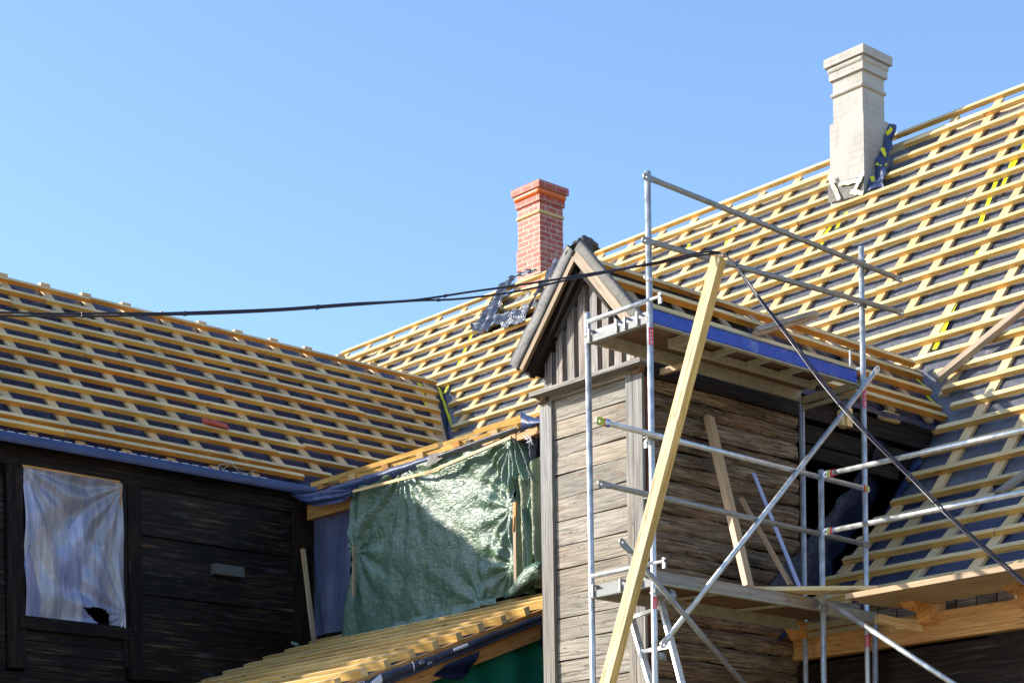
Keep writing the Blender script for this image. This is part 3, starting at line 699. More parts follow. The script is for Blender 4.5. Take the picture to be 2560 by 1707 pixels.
# long planks, right panel
seams = [wz(940, s) for s in (225, 320, 450, 555, 690, 820, 955, 1110, 1310, 1545)]
for k, (a, c) in enumerate(zip(seams, seams[1:])): hboard(b, wy(940), WY-0.02, c+0.004, a-0.004, 0.016+0.016*((k*7) % 3))
obj('wall_planks', b, DARKW, WG)
b = BM()
zb0 = wz(500, 1135); 
for k, (a, c) in enumerate(((1230, 1310), (1310, 1390), (1390, 1470), (1470, 1560))): hboard(b, wy(150), wy(835), wz(500, a)-0.004, wz(500, c)+0.004, 0.02+0.008*(k % 2))
for k, (a, c) in enumerate(((150, 330), (330, 520), (520, 700), (700, 900), (900, 1100), (1100, 1290), (1290, 1480))): hboard(b, WY0, wy(22), wz(10, a)-.004, wz(10, c)+.004, 0.02+0.006*(k % 2))
obj('wall_planks', b, DARKW, WG)
b = BM(); hboard(b, WY0, WY, ztop, wz(145, 92)+0.0, 0.05); obj('top_beam', b, DARKB, WG)
b = BM(); poly(b, [(WX-.01, wy(870), 0), (WX-.01, WY, 0), (WX-.01, WY, 7), (WX-.01, wy(870), 7)]); poly(b, [(WX-.01, WY0, 0), (WX-.01, wy(870), 0), (WX-.01, wy(870), wz(145, 1190)), (WX-.01, WY0, wz(145, 1190))]); poly(b, [(WX-.01, WY0, 0), (WX-.01, wy(120), 0), (WX-.01, wy(120), 7), (WX-.01, WY0, 7)]); obj('backing', b, BLACK, WG)  # unseen black sheet added behind the planks to stop light leaking through
b = BM(); hboard(b, WY0, wy(1400), wz(500, 1560)+.05, wz(500, 1560)-0.25, 0.06); hboard(b, WY0, WY, wz(500, 1560)-.25, 0, 0.03); obj('bottom_beam', b, DARKB, WG)
b = BM(); hboard(b, wy(110), wy(875), wz(500, 1150), wz(500, 1235), 0.075); obj('window_sill', b, DARKB, WG)
vboard(WG, 'post', 24, 90, 60, 1460, 0.07, DARKB); vboard(WG, 'post', 92, 142, 92, 1460, 0.055, DARKB)
vboard(WG, 'post', 815, 848, 205, 1460, 0.05, DARKB); vboard(WG, 'post', 850, 938, 210, 1540, 0.075, DARKB)
vboard(WG, 'corner_post', 1985, 2085, 330, 1500, 0.06, DARKB); vboard(WG, 'corner_post', 2088, 2138, 330, 1500, 0.035, DARKW)
# window reveal (orange new frame top) and dark room
b = BM(); y0, y1 = wy(146), wy(812); z1, z0 = wz(145, 95), wz(145, 1130)
beam(b, (WX+0.03, y0, z1+0.012), (WX+0.03, y1, z1+0.012), 0.05, 0.022); beam(b, (WX+0.03, y1+0.008, z0), (WX+0.03, y1+0.008, z1), 0.014, 0.05, (1, 0, 0)); obj('window_frame', b, ORANGE, WG)
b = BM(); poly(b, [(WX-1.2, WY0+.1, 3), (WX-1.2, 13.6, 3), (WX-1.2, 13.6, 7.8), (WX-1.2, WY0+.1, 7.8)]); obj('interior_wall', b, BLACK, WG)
b = BM(); hboard(b, wy(1430), wy(1635), wz(1430, 755), wz(1430, 825), 0.11); o = obj('wall_block', b, STONE, WG, 'grey block end sticking out of the dark wall')
# plastic film in the window: a thing of its own
b = BM(); L1 = wy(146)+0.005; L2 = wy(826); Z1 = wz(145, 98); Z0 = wz(160, 1130)
def film(u, v): return V((WX+0.058, L1+(L2-L1)*u, Z0+(Z1-Z0)*v))
def fdisp(u, v, p):
    fold = 0
    for (cx, cy) in ((0.02, 1.0), (1.0, 0.98), (1.0, 0.1)):
        a = math.atan2(v-cy, u-cx); r = math.hypot(u-cx, v-cy); fold += 0.026*math.sin(a*15+1.5*noise.noise(V((u*2, v*2, cx))))*math.exp(-r*0.8)*min(1, r*4)
    return fold+0.012*fbm(V((u*3, v*3, 1)))+0.012*abs(math.sin((u+0.25*v)*19+3*noise.noise(V((u*2, v*1.2, 4)))))*(0.3+v)
HOLE = ((0.565, 0.118), (0.80, 0.125), (0.85, 0.085), (0.845, 0.0), (0.79, -0.02))
def fkeep(u, v):
    if v < 0.012+0.012*noise.noise(V((u*22, 1, 0))): return False
    q = 0.012; u += q*noise.noise(V((v*30, u*30, 2))); v += q*noise.noise(V((v*30, u*30, 7))); ins = False; n = len(HOLE)
    for i in range(n):
        (x1, y1), (x2, y2) = HOLE[i], HOLE[(i+1) % n]
        if (y1 > v) != (y2 > v) and u < (x2-x1)*(v-y1)/(y2-y1)+x1: ins = not ins
    return not ins
sheet(b, film, 90, 110, disp=fdisp, keep=fkeep)
tag(obj('plastic_sheet', b, FILM, smooth=True), 'creased translucent plastic sheet with a torn hole covering the window', 'plastic sheet')
# red tile left lying on the wing battens
b = BM(); p = Wn(505, 1054)+NW*0.02; q = Wn(568, 1070)+NW*0.02; beam(b, p, q, 0.11, 0.025, NW, jit=0.006); tag(obj('roof_tile', b, TILE, bevel=0.004), 'single red clay roof tile lying on the wing battens', 'roof tile')
b = BM(); pts = [aX(px, py, WEX+0.06) for px, py in ((545, 1166), (560, 1172), (575, 1158), (570, 1152), (583, 1162), (598, 1180), (620, 1183), (637, 1176))]
smooth_tube(b, pts, 0.0035, 5); smooth_tube(b, [aX(px, py, WEX+0.06) for px, py in ((530, 1170), (555, 1160), (577, 1155), (590, 1168), (612, 1176))], 0.003, 5)
tag(obj('loose_string', b, WIRE, smooth=True), 'loose pale string tangled on the wing eaves batten', 'string')
# ------------------------------------------------------------------ LEAN-TO ROOF
LT = thing('lean_to_roof', 'low lean-to roof of pale battens between dark wing and tower', 'lean-to', (-16, 12, 0))
PH = math.radians(20.8); LXR = -13.75; LP = aX(745, 1612, -18.6); NL = V((0, -math.sin(PH), math.cos(PH)))
lz = lambda y: LP.z+(y-LP.y)*math.tan(PH)
y = 13.58; k = 0
while y > 8.2:
    xl = -18.62+random.uniform(-.02, .05)
    if k == 0: xl = -18.5
    add_batten(LT, (xl, y, lz(y)), (LXR+random.uniform(-.012, .012), y, lz(y)), NL, PINE, 0.075, 0.080)
    y -= 0.292; k += 1
k = 0
for x in [LXR-0.035-0.9*j for j in range(6)]:
    b = BM(); beam(b, V((x, 8.2, lz(8.2)))-NL*(0.080+0.03), V((x, 13.65, lz(13.65)))-NL*(0.080+0.03), 0.07, 0.058, NL); obj('rafter', b, ORANGE, LT)
b = BM(); sheet(b, lambda u, v: V((-18.6+(LXR-0.02+18.6)*u, 8.2+5.4*v, lz(8.2+5.4*v)))-NL*0.15, 30, 30, disp=lambda u, v, p: 0.008*fbm(p*3)); obj('roof_membrane', b, MEMB_SHADE, LT, smooth=True)
b = BM()
def roll(u, v):
    y = 8.2+(13.2-8.2)*v; a = math.pi*(0.62-1.25*u); bulge = 0.052-0.008*(y-9.5)+0.012*noise.noise(V((y*2.2, 0, 0)))
    c = V((LXR+0.02, y, lz(y)-0.165)); return c+V((math.cos(a)*bulge*1.0, 0, math.sin(a)*bulge*1.2)) if u < 0.8 else c+V((0.03, 0, -bulge*1.1-0.12*(u-0.8)))
sheet(b, roll, 16, 90, disp=lambda u, v, p: 0.014*fbm(p*6)); obj('verge_wrap', b, membrane('verge_roll', (0.05, 0.056, 0.085), 0.34, 0.8), LT, smooth=True)
# prints on the wrapped membrane
b = BM()
def onroll(y, a): return V((LXR+0.02+math.cos(a)*0.066, y, lz(y)-0.165+math.sin(a)*0.070))
def strokes(bm, segs, w=0.008):
    for s0, s1 in segs:
        pts = [onroll(s0[0]+(s1[0]-s0[0])*t/4, s0[1]+(s1[1]-s0[1])*t/4) for t in range(5)]
        smooth_tube(bm, pts, w/2, 5)
y0 = 10.46
strokes(b, [((y0, 0.9), (y0+.17, 0.9)), ((y0, 0.2), (y0+.17, 0.2)), ((y0, 0.9), (y0, -0.4)), ((y0+.085, 0.9), (y0+.085, -0.4)), ((y0+.17, 0.9), (y0+.17, -.4)), ((y0, -.4), (y0+.17, -.4)), ((y0+.75, 1.0), (y0+.75, -.6))])
for yy in (y0-.25, y0+.24):
    for t in range(7): strokes(b, [((yy+0.02*t, 0.2+0.1*t), (yy+0.02*t, -0.5))], 0.022)
for t in range(9): strokes(b, [((y0+1.25+0.02*t, 0.5), (y0+1.25+0.02*t, 0.1))], 0.02)
strokes(b, [((y0+.86, .55), (y0+.82, .45)), ((y0+.82, .45), (y0+.82, .2)), ((y0+.82, .2), (y0+.87, .2)), ((y0+.87, .2), (y0+.87, .35)), ((y0+.92, -.02), (y0+.92, -.32)), ((y0+.92, -.02), (y0+.965, -.08)), ((y0+.965, -.08), (y0+.965, -.26)), ((y0+.965, -.26), (y0+.92, -.32))], 0.005)
obj('printed_mark', b, WHITE, LT, 'white printed house and window mark on the verge membrane')
b = BM(); beam(b, (LXR-0.01, 8.2, lz(8.2)-0.265), (LXR-0.01, 13.3, lz(13.3)-0.265), 0.05, 0.20, (0, 0, 1)); obj('verge_board', b, ORANGE, LT, 'orange board under the lean-to verge')
b = BM()
sheet(b, lambda u, v: V((LXR+0.055+0.02*math.sin(v*5), 11.6+0.45*u-0.12*v, lz(11.6+.45*u)-0.25-(0.26-0.2*abs(u-0.75))*v)), 10, 10, disp=lambda u, v, p: 0.015*fbm(p*6)); 
sheet(b, lambda u, v: V((LXR+0.05, 12.85+0.3*u, lz(12.85+.3*u)-0.25-0.2*v)), 8, 8, disp=lambda u, v, p: 0.015*fbm(p*6)); obj('wrap_flap', b, MEMB_SHADE, LT, smooth=True)
b = BM(); poly(b, [(-18.6, 8.3, 0), (LXR-.1, 8.3, 0), (LXR-.1, 8.3, 3), (-18.6, 8.3, 3)]); obj('front_wall', b, DARKB, LT)
b = BM()
sheet(b, lambda u, v: V((LXR-0.07, 8.3+5.3*u, 1.5+(lz(8.3+5.3*u)-0.36-1.5)*v)), 120, 40, disp=lambda u, v, p: 0.05*math.sin(9*(p.y+0.5*(p.z-4))+2*noise.noise(p*1.3))*(0.4+0.6*noise.noise(p*0.9+V((5, 0, 0))))+0.02*fbm(p*4))
tag(obj('tarpaulin', b, TARP2, smooth=True), 'bright emerald tarpaulin hanging below the lean-to verge', 'tarpaulin')
# ------------------------------------------------------------------ TARPAULIN ON THE WALL
GT = thing('tarpaulin', 'dull green crinkled tarpaulin stretched over the wall under the eaves', 'tarpaulin', (-16, 13.5, 5))
GY = 13.50
def curve(pts, t):
    for (t0, p0), (t1, p1) in zip(pts, pts[1:]):
        if t <= t1: k = (t-t0)/(t1-t0); return p0+(p1-p0)*k
    return pts[-1][1]
lx = [(0, 858), (0.25, 866), (0.5, 879), (0.62, 872), (0.8, 874), (1, 882)]; ly = [(0, 1592), (0.5, 1400), (1, 1224)]
rx = [(0, 1292), (0.5, 1291), (1, 1276)]; ry = [(0, 1478), (1, 1091)]
def gt(u, v):
    xa, ya, xb, yb = curve(lx, v), curve(ly, v), curve(rx, v), curve(ry, v)
    sagt = 10*math.sin(math.pi*u)*(v**4) if 0 else (-6*math.sin(math.pi*u*1.0))*(v**3)
    p = aY(xa+(xb-xa)*u, ya+(yb-ya)*u+sagt+5*math.sin(math.pi*u)*(1-v)**3, GY); return p
def gd(u, v, p):
    d = 0
    for cx, cy, kf, am in ((0.33, 1.02, 15, .030), (0.99, 0.98, 17, .026), (0.03, 0.55, 12, .022), (0.99, 0.18, 14, .022), (0.97, 0.55, 13, .024), (0.80, -0.02, 11, .02)):
        a = math.atan2((v-cy)*0.8, (u-cx)*1.6); r = math.hypot((u-cx)*1.6, v-cy)
        d += am*math.sin(a*kf+2.2*noise.noise(V((u*3+cx*7, v*3, cy))))*math.exp(-r*1.7)*min(1, r*6)
    return -(d*(1.5-1.0*math.sin(math.pi*u)*math.sin(math.pi*min(1, v*1.0)))+0.010*fbm(V((p.x*2.2+p.z, p.z*2.2, 0)))+0.010*(noise.noise(V((p.x*9, p.z*7, 3)))) + 0.006*noise.noise(V((p.x*21, p.z*18, 5))))
b = BM(); sheet(b, gt, 220, 130, disp=gd); obj('sheet', b, TARP, GT, smooth=True)
# bunched right edge
b = BM()
def bun(u, v):
    px = 1272+30*u+10*math.sin(v*3.0)*(1-v)+(26 if v < .55 else 18)*u; py = 1092+(1478-1092)*(1-v)+6*u
    if v > 0.72: px = 1276+(v-0.72)/0.28*(-2)+u*(62-150*(v-0.72))
    p = aY(px, py, GY-0.03); return p
sheet(b, bun, 50, 110, disp=lambda u, v, p: -(0.05+0.045*math.sin(u*16+5*v+3*noise.noise(V((u*2, v*4, 0))))+0.02*fbm(V((p.x*7, p.z*3, 0)))+(0.05*math.exp(-((v-0.66)/0.06)**2))))
obj('bunched_edge', b, TARP, GT, 'bunched right edge of the green tarpaulin', smooth=True)
b = BM(); smooth_tube(b, [aY(px, py, GY-0.08-0.02*(i % 2)) for i, (px, py) in enumerate(((1262, 1490), (1285, 1478), (1305, 1460), (1325, 1440), (1345, 1428), (1362, 1424)))], [0.03, 0.055, 0.075, 0.085, 0.09, 0.09], 14)
for v_ in b.verts: v_.co += V((0, -0.02, 0))*fbm(v_.co*9)+V((0.0, 0, 0.018))*math.sin(v_.co.y*120+v_.co.z*80)
obj('rolled_hem', b, TARP, GT, smooth=True)
b = BM(); sheet(b, lambda u, v: aY(870+(1240-870)*u, 1587-104*u/370*370*0.92+ -0 + 16*(1-v), GY-0.10+0.05*v), 90, 8, disp=lambda u, v, p: 0.03*fbm(V((p.x*5, 0, p.z*5)))); obj('hem', b, TARP, GT, smooth=True)
# fixing laths
for (pa, pb, w_, m_) in (((884, 1228), (1100, 1173), .03, PINE), ((1060, 1186), (1278, 1093), .03, PINE), ((886, 1365), (884, 1490), .035, OLDPINE), ((1287, 1255), (1290, 1470), .04, OLDPINE), ((1288, 1255), (1287, 1330), .04, ORANGE)):
    b = BM(); beam(b, aY(*pa, GY-0.09), aY(*pb, GY-0.09), w_, 0.025, (0, -1, 0)); obj('fixing_lath', b, m_, GT)
b = BM()
sheet(b, lambda u, v: aY(1298+60*u+14*(1-v)*0, 1470+(1120+ (80*(1-u)) -1470)*v, GY+0.02), 50, 60, disp=lambda u, v, p: -(0.05*math.sin(u*14+3*v)*(1-0.3*v)+0.02*fbm(p*4)))
tag(obj('tarpaulin', b, TARP3, smooth=True), 'olive sunlit tarpaulin drape squeezed against the tower post', 'tarpaulin')
b = BM()
sheet(b, lambda u, v: aY(1286+(1352-1286)*u*(0.35+0.65*v)+(1-v)*30, 1215+(1078-1215)*v, GY+0.06), 30, 30, disp=lambda u, v, p: -(0.04*math.sin(u*17)+0.02*fbm(p*5)))
tag(obj('folded_membrane', b, FOIL, smooth=True), 'dark folded membrane bundle tucked above the olive tarpaulin', 'membrane')
b = BM()
for sg in (((1310, 1088), (1326, 1108)), ((1318, 1086), (1334, 1112)), ((1326, 1090), (1330, 1112)), ((1312, 1098), (1328, 1092)), ((1316, 1106), (1332, 1100))): tube(b, aY(*sg[0], GY-0.03), aY(*sg[1], GY-0.03), 0.004, 5)
o = obj('printed_mark', b, WHITE, bpy.data.objects['folded_membrane'])
# blue mesh
b = BM(); sheet(b, bil(aY(786, 1590, WY-.03), aY(868, 1572, WY-.03), aY(886, 1250, WY-.03), aY(784, 1292, WY-.03)), 20, 60, uvs=(0.6, 2.0), disp=lambda u, v, p: -0.012*math.sin(u*11+v*2)-0.01*fbm(p*3))
tag(obj('mesh_sheet', b, NET, smooth=True), 'blue reinforced mesh sheet filling the gap left of the green tarpaulin', 'mesh sheet')
b = BM(); sheet(b, bil(aX(727, 1608, WX+.25), aX(748, 1616, WX+.3), aX(746, 1606, WX+.3), aX(728, 1602, WX+.25)), 10, 8, disp=lambda u, v, p: 0.03*fbm(p*9)); tag(obj('tarp_scrap', b, TARP, smooth=True), 'small green tarp scrap at the dark wall on the lean-to edge', 'scrap')
b = BM(); beam(b, aX(757, 1372, WX+0.13), aX(786, 1609, WX+0.36), 0.05, 0.035, (1, 0, 0)); tag(obj('stake', b, OLDPINE), 'thin pale stake leaning against the dark wing wall', 'stake')
# ------------------------------------------------------------------ TOWER
TW = thing('stair_tower', 'narrow timber tower with grey weathered siding and a small pointed gable', 'tower', (RX, 12.4, 0))
wtx = TX-TXL
def fz(y, x=1388): return aY(x, y, TY).z
sy = [1016, 1055, 1100, 1143, 1190, 1250, 1307, 1369, 1425.5, 1491, 1548, 1604, 1655, 1710, 1770]
xl_ = TXL+aY(1388, 1200, TY).x*0+ (aY(1388, 1200, TY).x-TXL); xr_ = aY(1573, 1200, TY).x
zs = [fz(996)]+[fz(y) for y in sy[1:]]+[3.2, 2.9, 2.6, 2.3, 2.0, 1.0, 0]
b = BM()
for k, (a, c) in enumerate(zip(zs, zs[1:])):
    t = random.uniform(-0.006, 0.006)
    beam(b, (xl_-0.0, TY+0.015+random.uniform(0, .006), (a+c)/2-t), (xr_, TY+0.015+random.uniform(0, .006), (a+c)/2+t), 0.03, a-c-0.0095, jit=0.0025)
obj('siding', b, GREY, TW)
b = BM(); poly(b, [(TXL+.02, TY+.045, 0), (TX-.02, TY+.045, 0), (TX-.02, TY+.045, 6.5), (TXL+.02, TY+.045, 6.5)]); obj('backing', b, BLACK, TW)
b = BM(); beam(b, (TXL+.03, TY+.05, 3.2), (TXL+.03, 15.8, 3.2), 0.05, 6.5); obj('left_wall', b, DARKB, TW)
ztp = fz(1003, 1372)
b = BM(); beam(b, ((TXL+xl_)/2-.002, TY-0.008, 0), ((TXL+xl_)/2-.002, TY-0.008, ztp-0.0), xl_-TXL-.006, 0.05, (0, -1, 0)); obj('corner_post', b, GREYV, TW)
xm = aY(1591.5, 1200, TY).x
for a, c in ((xr_, xm), (xm, TX)):
    b = BM(); beam(b, ((a+c)/2, TY-0.008, 0), ((a+c)/2, TY-0.008, fz(930, 1590)), c-a-.006, 0.05, (0, -1, 0)); obj('corner_post', b, GREYV, TW)
# head beam with dark notched ends
zh0, zh1 = fz(1000, 1377), fz(975, 1377)+0.03
b = BM(); beam(b, (TXL+0.12, TY-0.002, zh0+0.045), (TX-0.10, TY-0.002, zh0+0.045), 0.06, 0.13); obj('head_beam', b, GREY, TW)
for x in (TXL+0.055, TX-0.05):
    b = BM(); beam(b, (x, TY-0.07, zh0+0.04), (x, TY+0.2, zh0+0.04), 0.115, 0.125, jit=0.006); obj('beam_end', b, LOGM, TW, bevel=0.006)
zsill = aY(1470, 940, TY-0.15).z
b = BM(); beam(b, (TXL-0.0, TY-0.085, zsill), (TX+0.10, TY-0.085, zsill), 0.15, 0.035, jit=0.002); obj('sill_board', b, GREYV, TW)
# gable cladding: board and cover strip, cut to the rake
GYW = TY+0.02
def gtop(x): return TZR-0.17-abs(x-RX)*math.tan(A49)
x = TXL+0.0; k = 0; b = BM(); b2 = BM()
uvl = None
def vplank(bm, x0, x1, y0, th):
    z0 = zsill+0.01; pts = [(x0, y0, z0), (x1, y0, z0)]
    if x0 < RX < x1: pts += [(x1, y0, gtop(x1)), (RX, y0, gtop(RX)), (x0, y0, gtop(x0))]
    else: pts += [(x1, y0, gtop(x1)), (x0, y0, gtop(x0))]
    if min(gtop(x0), gtop(x1)) < z0+0.01: return
    n0 = len(bm.faces); A = [bm.verts.new(p) for p in pts]; B = [bm.verts.new((p[0], p[1]+th, p[2])) for p in pts]
    uv = bm.loops.layers.uv.verify(); fs = [bm.faces.new(A), bm.faces.new(B[::-1])]; n = len(pts)
    for i in range(n): fs.append(bm.faces.new((A[i], B[i], B[(i+1) % n], A[(i+1) % n])))
    u0 = random.uniform(0, 90); v0 = random.uniform(0, 300)
    for f in fs:
        for lp in f.loops: c = lp.vert.co; lp[uv].uv = (u0+c.z, v0+c.x+c.y*1.3)
while x < TX-0.02:
    vplank(b, x, min(x+0.138, TX), GYW+0.002*(k % 2), 0.02); x += 0.142; k += 1
x = TXL+0.07
while x < TX-0.03:
    vplank(b2, x, x+0.080+random.uniform(-.006, .006), GYW-0.046, 0.044); x += 0.1415
obj('gable_boards', b, GABLE, TW); obj('gable_cover_strips', b2, GABLE, TW)
# roof of the tower
YR = 11.277; EYX = -10.79; LEX = 2*RX-EYX+0.02
def tp(x, y, d=0.0):
    n = NT if x >= RX else V((-NT.x, 0, NT.z)); return V((x, y, towz(x)))-n*d
def ty_end(x): return mainy(towz(x))
b = BM(); sheet(b, lambda u, v: tp(RX+(EYX-RX)*u, YR+0.05+(ty_end(RX+(EYX-RX)*u)+0.05-YR)*v, dM), 16, 70, disp=lambda u, v, p: 0.012*fbm(p*3)); obj('roof_membrane', b, MEMB_SHADE, TW, smooth=True)  # slope away from the sun gets the shade-coloured membrane copy
b = BM(); sheet(b, lambda u, v: tp(RX+(LEX-RX)*u, YR+0.05+(ty_end(RX+(LEX-RX)*u)+0.05-YR)*v, dM), 12, 50, disp=lambda u, v, p: 0.012*fbm(p*3)); obj('roof_membrane', b, MEMB, TW, smooth=True)
# soffit boards seen from below
for sgn in (-1, 1):
    ex = LEX if sgn < 0 else EYX
    b = BM(); a = tp(RX, YR+0.02, 0.118); c = tp(ex, YR+0.02, 0.118); a.x = RX
    sheet(b, bil(a, c, c+V((0, 2.0, 0)), a+V((0, 2.0, 0))), 6, 20, smooth=False); obj('soffit', b, DARKB, TW)
ends = [(-11.53, 16.08), (-11.335, 15.95), (-11.135, 15.80), (-10.945, 15.69), (-10.835, 15.62)]
for k, (x, ye) in enumerate(ends):
    x0 = x
    cuts = [YR+0.03+(0.25 if k == 0 else 0.18*k)]+([13.9] if k == 0 else [12.4+0.7*k] if k < 4 else [])+[ye]
    for a, c in zip(cuts, cuts[1:]): add_batten(TW, tp(x0, a+0.004), tp(x0, c-.004), NT, PINE, BW, 0.055, curve=0.008)
x = RX-0.09; add_batten(TW, tp(RX+0.0, 14.6)+V((-.07, 0, 0.03)), tp(RX, 15.95)+V((-.07, 0, 0.03)), NT, OLDPINE, 0.06, 0.05)
y = 11.75
while y < 15.9:
    xe = EYX
    add_batten(TW, tp(RX+0.01, y, BH), tp(xe, y, BH), NT, PINE2 if int(y*10) % 3 else OLDPINE, 0.10, CH, 'counter_batten'); y += 0.60
b = BM(); sheet(b, lambda u, v: V((EYX+0.02+0.01*math.sin(v*40), 11.4+4.2*v, towz(EYX)-0.10-0.05*u)), 4, 80, disp=lambda u, v, p: 0.012*fbm(p*6)); obj('eaves_wrap', b, MEMB_SHADE, TW, smooth=True)
tapes('yellow_tape', YTAPE, TW, [(lerp(tp(-11.37, 15.85, .06), tp(-11.2, 15.92, .06), 4), 0.06, NT, .006, .01), (lerp(tp(-11.16, 15.72, .06), tp(-11.0, 15.8, .06), 4), 0.05, NT, .006, .01), (lerp(tp(-10.9, 15.62, .03), tp(-10.78, 15.68, .0), 4), 0.05, NT, .006, .01)])
# barge boards and wrapped rake
apx = aY(1438, 633, YR); ln = aY(1290, 966, YR); rn = tp(EYX+0.03, YR, 0.0)
NLf = V((-NT.x, 0, NT.z)); 
def rake(sgn, d, x_end, w, h, y, mat, name, lab=None, up=None):
    n = NT if sgn > 0 else NLf; dz = d/math.cos(A49)
    a = V((RX+sgn*0.012, y, TZR-dz-0.005)); c = V((x_end, y, TZR-abs(x_end-RX)*math.tan(A49)-dz)); b = BM(); beam(b, a, c, w, h, n); return obj(name, b, mat, TW, lab)
rake(-1, 0.030, LEX+0.02, 0.04, 0.045, YR+0.01, BARGE, 'barge_board'); rake(1, 0.018, EYX-0.03, 0.045, 0.080, YR+0.0, BARGE, 'barge_board')
rake(-1, 0.06, LEX+0.03, 0.06, 0.12, YR+0.07, DARKB, 'rafter'); rake(1, 0.06, EYX, 0.06, 0.12, YR+0.07, DARKB, 'rafter')
for sgn, ex in ((-1, LEX-0.02), (1, EYX)):
    b = BM()
    def wr(u, v, sgn=sgn, ex=ex):
        n = NT if sgn > 0 else NLf
        xx = RX+(ex-RX)*v; base = V((xx, YR-0.01, towz(xx)))
        # profile: from below the battens, over the edge and onto the top
        prof = [(0.0, 0.015), (0.006, -0.006), (0.055, -0.012), (0.098, -0.004), (0.104, 0.03), (0.05, 0.14), (0.012, 0.20)]
        t = u*(len(prof)-1); i = min(int(t), len(prof)-2); f = t-i
        d = (prof[i][0]*(1-f)+prof[i+1][0]*f)*(1.28+0.15*v if sgn < 0 else 1.05); yy = prof[i][1]*(1-f)+prof[i+1][1]*f
        return base+n*(d+0.008*noise.noise(V((v*6, 0, sgn)))+0.003*noise.noise(V((v*30, u*3, sgn))))+V((0, yy, 0))
    sheet(b, wr, 16, 60, disp=lambda u, v, p: 0.003*fbm(p*6)); obj('verge_wrap', b, WRAP if sgn > 0 else membrane('verge_wrap_shade', (0.050, 0.047, 0.050), 0.5, 0.25, .35), TW, smooth=True)  # left rake uses a darker copy, its shade painted in
b = BM(); bmesh.ops.create_uvsphere(b, u_segments=24, v_segments=16, radius=1.0)
for v_ in b.verts:
    c = v_.co; r = 1+0.55*fbm(c*1.9+V((3, 1, 0))); v_.co = V((RX+0.02+c.x*0.045*r+0.02*c.z, YR+0.12+c.y*0.12*r, TZR+0.075+c.z*0.052*r))
for f in b.faces: f.smooth = True
obj('ridge_wrap', b, membrane('ridge_wrap_dark', (0.085, 0.082, 0.085), 0.5, 0.8, .4), TW, 'bunched grey membrane knotted over the gable peak', smooth=True)
b = BM(); sheet(b, lambda u, v: V((RX-0.15+0.13*u, YR-0.02+0.12*v, TZR+0.06-0.12*(1-u)+0.03*math.sin(v*3))), 10, 10, disp=lambda u, v, p: 0.03*fbm(p*8)); obj('ridge_wrap', b, WRAP, TW, smooth=True)
# side wall of old logs
YB = aX(1994, 1100, TX).y
b = BM(); z = 6.28; k = 0
def log(bm, z0, z1, y0, y1, seed):
    H = z1-z0
    def f(u, v):
        y = y0+(y1-y0)*u; a = (v-0.5)*2
        e = 0.016*noise.noise(V((y*2.3, seed, 0 if v < .5 else 5)))
        z = (z0+z1)/2+H/2*a*0.985+e*abs(a)**3
        return V((TX-0.02+0.027*(1-abs(a)**3.5), y, z))
    sheet(bm, f, 70, 12, uvs=(y1-y0, H), disp=lambda u, v, p: 0.010*fbm(V((p.y*3, p.z*9, seed)))+0.004*noise.noise(V((p.y*20, p.z*30, seed))), smooth=False)
uvd = 0
while z > 2.2:
    h = random.choice((0.135, 0.15, 0.165, 0.12)); log(b, z-h, z, TY+0.09, YB, k*3.7); z -= h; k += 1
uv = b.loops.layers.uv.verify()
for f in b.faces:
    for lp in f.loops: lp[uv].uv = (lp.vert.co.y+math.floor((6.28-lp.vert.co.z)/0.15)*3.1, lp.vert.co.z*1.0)
obj('log_wall', b, LOGM, TW)
b = BM(); poly(b, [(TX-.05, TY+.05, 0), (TX-.05, YB, 0), (TX-.05, YB, 6.3), (TX-.05, TY+.05, 6.3)]); obj('backing', b, BLACK, TW)
b = BM(); beam(b, (TX-0.012, TY+0.045, 0), (TX-0.012, TY+0.045, 6.22), 0.085, 0.05, (1, 0, 0)); obj('corner_board', b, wood('reddish_board', [(0.3, (0.05, 0.018, 0.010)), (0.6, (0.13, 0.045, 0.02)), (0.8, (0.22, 0.10, 0.05))], 0.7), TW, 'reddish brown board at the tower corner')
b = BM(); beam(b, (TX-0.03, YB+0.05, 3), (TX-0.03, YB+0.05, 6.2), 0.10, 0.08, (1, 0, 0)); obj('door_post', b, DARKB, TW)
b = BM(); beam(b, (TX+0.0, TY, 6.30), (TX+0.0, 15.4, 6.30), 0.10, 0.17, jit=.004); obj('wall_plate', b, DARKB, TW)
b = BM(); beam(b, (TX-0.06, YB, 6.10), (TX-0.06, 15.3, 6.10), 0.10, 0.16); beam(b, (TX-0.02, YB, 5.93), (TX-0.02, 14.9, 5.93), 0.08, 0.12); obj('header', b, DARKB, TW)
b = BM(); c = aX(2114, 1045, TX+0.09); beam(b, c+V((0, 0, -0.085)), c+V((0, 0, 0.085)), 0.075, 0.10, (1, 0, 0)); beam(b, c+V((0, -.07, -0.08)), c+V((0, -.07, 0.06)), 0.03, 0.06, (1, 0, 0)); obj('wedge_block', b, PINE, TW)
b = BM(); c = aX(2222, 1044, TX+0.05); beam(b, c+V((0, -0.12, 0)), c+V((0, 0.12, 0)), 0.08, 0.085); obj('wedge_block', b, PINE, TW)
b = BM(); c = aX(2082, 985, TX+0.10); beam(b, c+V((0, -0.22, 0)), c+V((0, 0.12, 0)), 0.05, 0.10); obj('wedge_block', b, DARKB, TW)
